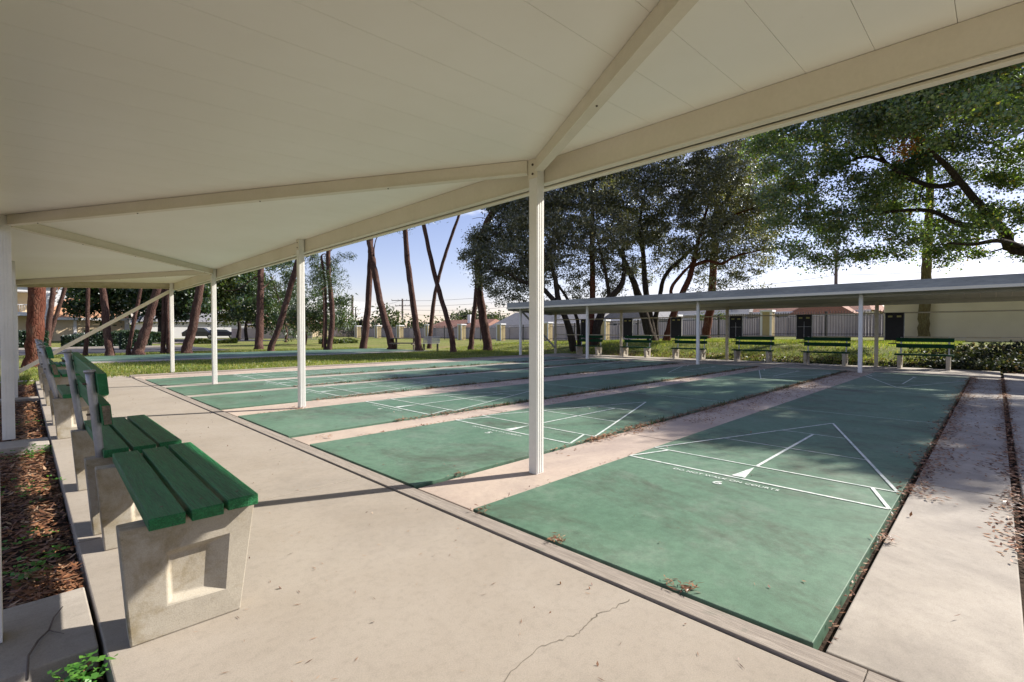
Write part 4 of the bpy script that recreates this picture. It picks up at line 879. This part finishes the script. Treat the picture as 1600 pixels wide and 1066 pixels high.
# ------------------------------------------------------------------ ground litter, grass, vines
def stuff(name, V, m_, n_=4): return tag(quads(name, V, M[m_], n=n_), None, None, None, 'stuff')
def flatleaves(x0, x1, y0, y1, n_, z, l_=.06, w_=.022, tilt=.35, zj=.02):
    P = np.stack([rng.uniform(x0, x1, n_), rng.uniform(y0, y1, n_), z+rng.uniform(0, zj, n_)], 1)
    a = rng.uniform(0, 6.28, n_); A = np.stack([np.cos(a), np.sin(a), rng.normal(size=n_)*tilt*.5], 1); return leafquads(P, l_, w_, 2.5, unit(A))
V = [flatleaves(-.9, .185, -1, 2.36, 4200, -.075, .055, .015, .4, .03), flatleaves(-.9, .185, 3.0, 7.03, 7600, -.075, .055, .015, .4, .03), flatleaves(-.9, .18, 7.5, 16, 7000, -.07, .07, .02, .5, .035),
     flatleaves(-.9, .185, 3.0, 7.03, 900, -.07, .08, .022, .6, .03), flatleaves(-.05, .18, 2.98, 3.35, 320, -.045, .065, .014, .5, .05)]
stuff('leaf_litter', np.concatenate(V), 'litter')
def gutter(x0, x1, yc, w_, n_, z=0.0, l_=.05):
    n_ = int(n_); x = rng.uniform(x0, x1, n_); cl = .5+.5*np.sin(x*5.1+yc*3)*np.sin(x*1.9+1); keep = rng.uniform(0, 1, n_) < .35+.65*cl; x = x[keep]
    y = yc + rng.normal(size=len(x))*w_*(.6+.8*(.5+.5*np.sin(x*3.3+yc))); P = np.stack([x, y, z+rng.uniform(0, .025, len(x))*np.exp(-((y-yc)/w_)**2)+.004], 1)
    a = rng.uniform(0, 6.28, len(x)); return leafquads(P, l_*.8, l_*.3, 3, unit(np.stack([np.cos(a), np.sin(a), rng.normal(size=len(x))*.15], 1)))
V = [gutter(4.4, 16.9, .40, .075, 5200, .01), gutter(5, 16.9, .15, .14, 900, .004), gutter(2.1, 4.4, .45, .008, 160, 0, .03), gutter(3.5, 16.9, -.12, .06, 4200, .0), gutter(4.2, 16.9, 3.05, .06, 5200, .012), gutter(6, 16.9, 2.75, .16, 2600, .004), gutter(3.6, 5.2, 3.06, .06, 200), gutter(3.4, 16.9, 5.5, .055, 4400, .012), gutter(6, 16.9, 5.2, .10, 1200, .004), gutter(2.6, 5, 5.02, .03, 180),
     gutter(3.4, 16.9, 8.16, .06, 4400, .012), gutter(6, 16.9, 7.8, .15, 1400, .004), gutter(4, 16.9, 10.44, .06, 4000, .012), gutter(5, 16.9, 12.66, .06, 3200, .012), gutter(2.1, 4.5, 2.45, .012, 60, 0, .03), gutter(2.2, 3, 7.4, .03, 80),
     gutter(2.3, 12, 14.53, .03, 500)]
stuff('leaf_litter', np.concatenate(V), 'litter')
# little heaps and scattered needles on the slabs
def heap(x, y, r_, n_, l_=.045, z=.013):
    P = np.stack([x+rng.normal(size=n_)*r_, y+rng.normal(size=n_)*r_*.8, z+rng.uniform(0, .02, n_)], 1); a = rng.uniform(0, 6.28, n_)
    return leafquads(P, l_, .007, 2, unit(np.stack([np.cos(a), np.sin(a), rng.normal(size=n_)*.2], 1)))
V = [heap(2.09, 1.72, .03, 40), heap(2.10, .98, .03, 40), heap(2.10, 1.05, .02, 14, .03), heap(2.09, 2.35, .04, 26), heap(3.4, .42, .04, 34, .05), heap(2.5, 3.08, .04, 30), heap(4.4, 3.0, .08, 70), heap(2.3, 5.2, .06, 30), heap(2.9, 7.45, .1, 70)]
stuff('leaf_litter', np.concatenate(V), 'litter')
n_ = 420
P = np.stack([rng.uniform(.25, 1.88, n_), rng.uniform(-.5, 14, n_)**1.0, np.full(n_, .004)], 1); a = rng.uniform(0, 6.28, n_)
V = [leafquads(P, .03, .003, 4, np.stack([np.cos(a), np.sin(a), a*0], 1))]
n_ = 700; P = np.stack([rng.uniform(2.1, 17, n_), rng.uniform(-2.5, 14.4, n_), np.full(n_, .018)], 1); a = rng.uniform(0, 6.28, n_); V.append(leafquads(P, .05, .0035, 4, np.stack([np.cos(a), np.sin(a), a*0], 1)))
n_ = 160; P = np.stack([rng.uniform(.3, 1.88, n_), rng.uniform(.2, 12, n_), np.full(n_, .006)], 1); V.append(leafquads(P, .016, .009, 3, None))
n_ = 120; P = np.stack([rng.uniform(2.1, 12, n_), rng.uniform(-2, 14.4, n_), np.full(n_, .02)], 1); V.append(leafquads(P, .03, .014, 3, None))
stuff('scattered_needles', np.concatenate(V), 'litter')
# clover in the bed
def clover(x, y, r_, n_, z=-.02, s_=.022):
    P = np.stack([x+rng.normal(size=n_)*r_, y+rng.normal(size=n_)*r_, z+rng.uniform(-.03, .06, n_)], 1); V = []
    for k in range(3):
        a = rng.uniform(0, .6, n_)+k*2.09; d = np.stack([np.cos(a), np.sin(a), a*0+.2], 1); V.append(leafquads(P+d*s_*.5, s_, s_*.9, 1.5, unit(d)))
    return np.concatenate(V)
stuff('clover', np.concatenate([clover(.10, 2.12, .045, 60), clover(.02, 1.98, .06, 70), clover(.14, 2.25, .03, 26), clover(.02, 3.35, .05, 36), clover(-.02, 3.9, .08, 26), clover(.1, 3.6, .03, 10), clover(.05, 6.8, .1, 70, -.03), clover(-.02, 5.2, .15, 50, -.04), clover(.0, 9, .12, 20, -.04)]), 'clover')
# grass blades
def grass(n_, x0, x1, y0, y1, h_=.07, cond=None):
    x = rng.uniform(x0, x1, n_); y = rng.uniform(y0, y1, n_)
    d = np.sin(x*1.3)*np.sin(y*1.7+x*.4)+.6*np.sin(x*4+y*3.1); k = rng.uniform(-1.6, 1.2, n_) < d; x, y = x[k], y[k]
    z = np.array([zt(a, b_) for a, b_ in zip(x, y)]); N = len(x); a = rng.uniform(0, 6.28, N); w_ = .012; hh = h_*rng.uniform(.5, 1.3, N)
    p = np.stack([x, y, z], 1); u = np.stack([np.cos(a), np.sin(a), a*0], 1)*w_; t_ = p+np.stack([rng.normal(size=N)*.03, rng.normal(size=N)*.03, hh], 1)
    return np.stack([p-u, p+u, t_], 1)
V = np.concatenate([grass(60000, 0, 20, 15.75, 23.1), grass(50000, 19.6, 31, 1, 16, .09), grass(24000, 19.5, 32, 14, 26, .08), grass(16000, 0, 17, 29.1, 33, .07), grass(3000, -.9, 1.8, 16.4, 18)])
stuff('grass', V, 'blade', 3)
V = []
for yc, xa in ((3.07, 5.5), (5.5, 5), (8.17, 5), (10.45, 5), (12.67, 6)):
    for x in rng.uniform(xa, 16.8, 46):
        n_ = int(rng.uniform(6, 22)); P = np.stack([x+rng.normal(size=n_)*.05, yc+rng.normal(size=n_)*.018, np.full(n_, .0)], 1); a = rng.uniform(0, 6.28, n_)
        u = np.stack([np.cos(a), np.sin(a), a*0], 1)*.006; V.append(np.stack([P-u, P+u, P+np.stack([rng.normal(size=n_)*.03, rng.normal(size=n_)*.03, rng.uniform(.03, .09, n_)], 1)], 1))
stuff('weeds', np.concatenate(V), 'leafM', 3)
# vines on the bank at right
n_ = 46000; x = 19.4+rng.uniform(0, 1, n_)**1.2*4.2; y = rng.uniform(-9, 8.5, n_)
k = rng.uniform(0, 1, n_) < np.clip((2.6-y)/3.0, .0, 1)*np.clip(1.2-(x-22.4), 0, 1) + .28*np.clip((21.0-x)/1.2, 0, 1); x, y = x[k], y[k]
z = np.array([zt(a, b_) for a, b_ in zip(x, y)])+rng.uniform(.02, .30, len(x))*np.clip((2.5-y)/2.5, .25, 1)
stuff('ground_vines', leafquads(np.stack([x, y, z], 1), .10, .07, .8), 'vine')
n_ = 9000; x = 19.35+rng.uniform(0, 1, n_)**1.5*1.9; y = rng.uniform(-6, 15, n_); z = np.array([zt(a, b_) for a, b_ in zip(x, y)])+.02
stuff('leaf_litter', leafquads(np.stack([x, y, z], 1), .08, .035, 1.5), 'litter')

# a bare twig lying across the footing at the bottom left
def g0(px, py, z):
    r_ = ray(px, py); return Vector((0, 0, H)) + r_*((z-H)/r_.z)
P = [g0(42, 1062, .03), g0(44, 1025, .012), g0(60, 1000, .006), g0(76, 985, .004), g0(84, 965, .008), g0(98, 948, .004)]
o = MB().tube(P, [.0045, .0042, .0038, .0036, .003, .0018], 6).tube([P[3], g0(100, 990, .01)], [.0025, .0012], 5).build('twig', M['polewood'], org=tuple(P[2])); tag(o, 'thin bare twig lying across the concrete footing at bottom left', 'twig')
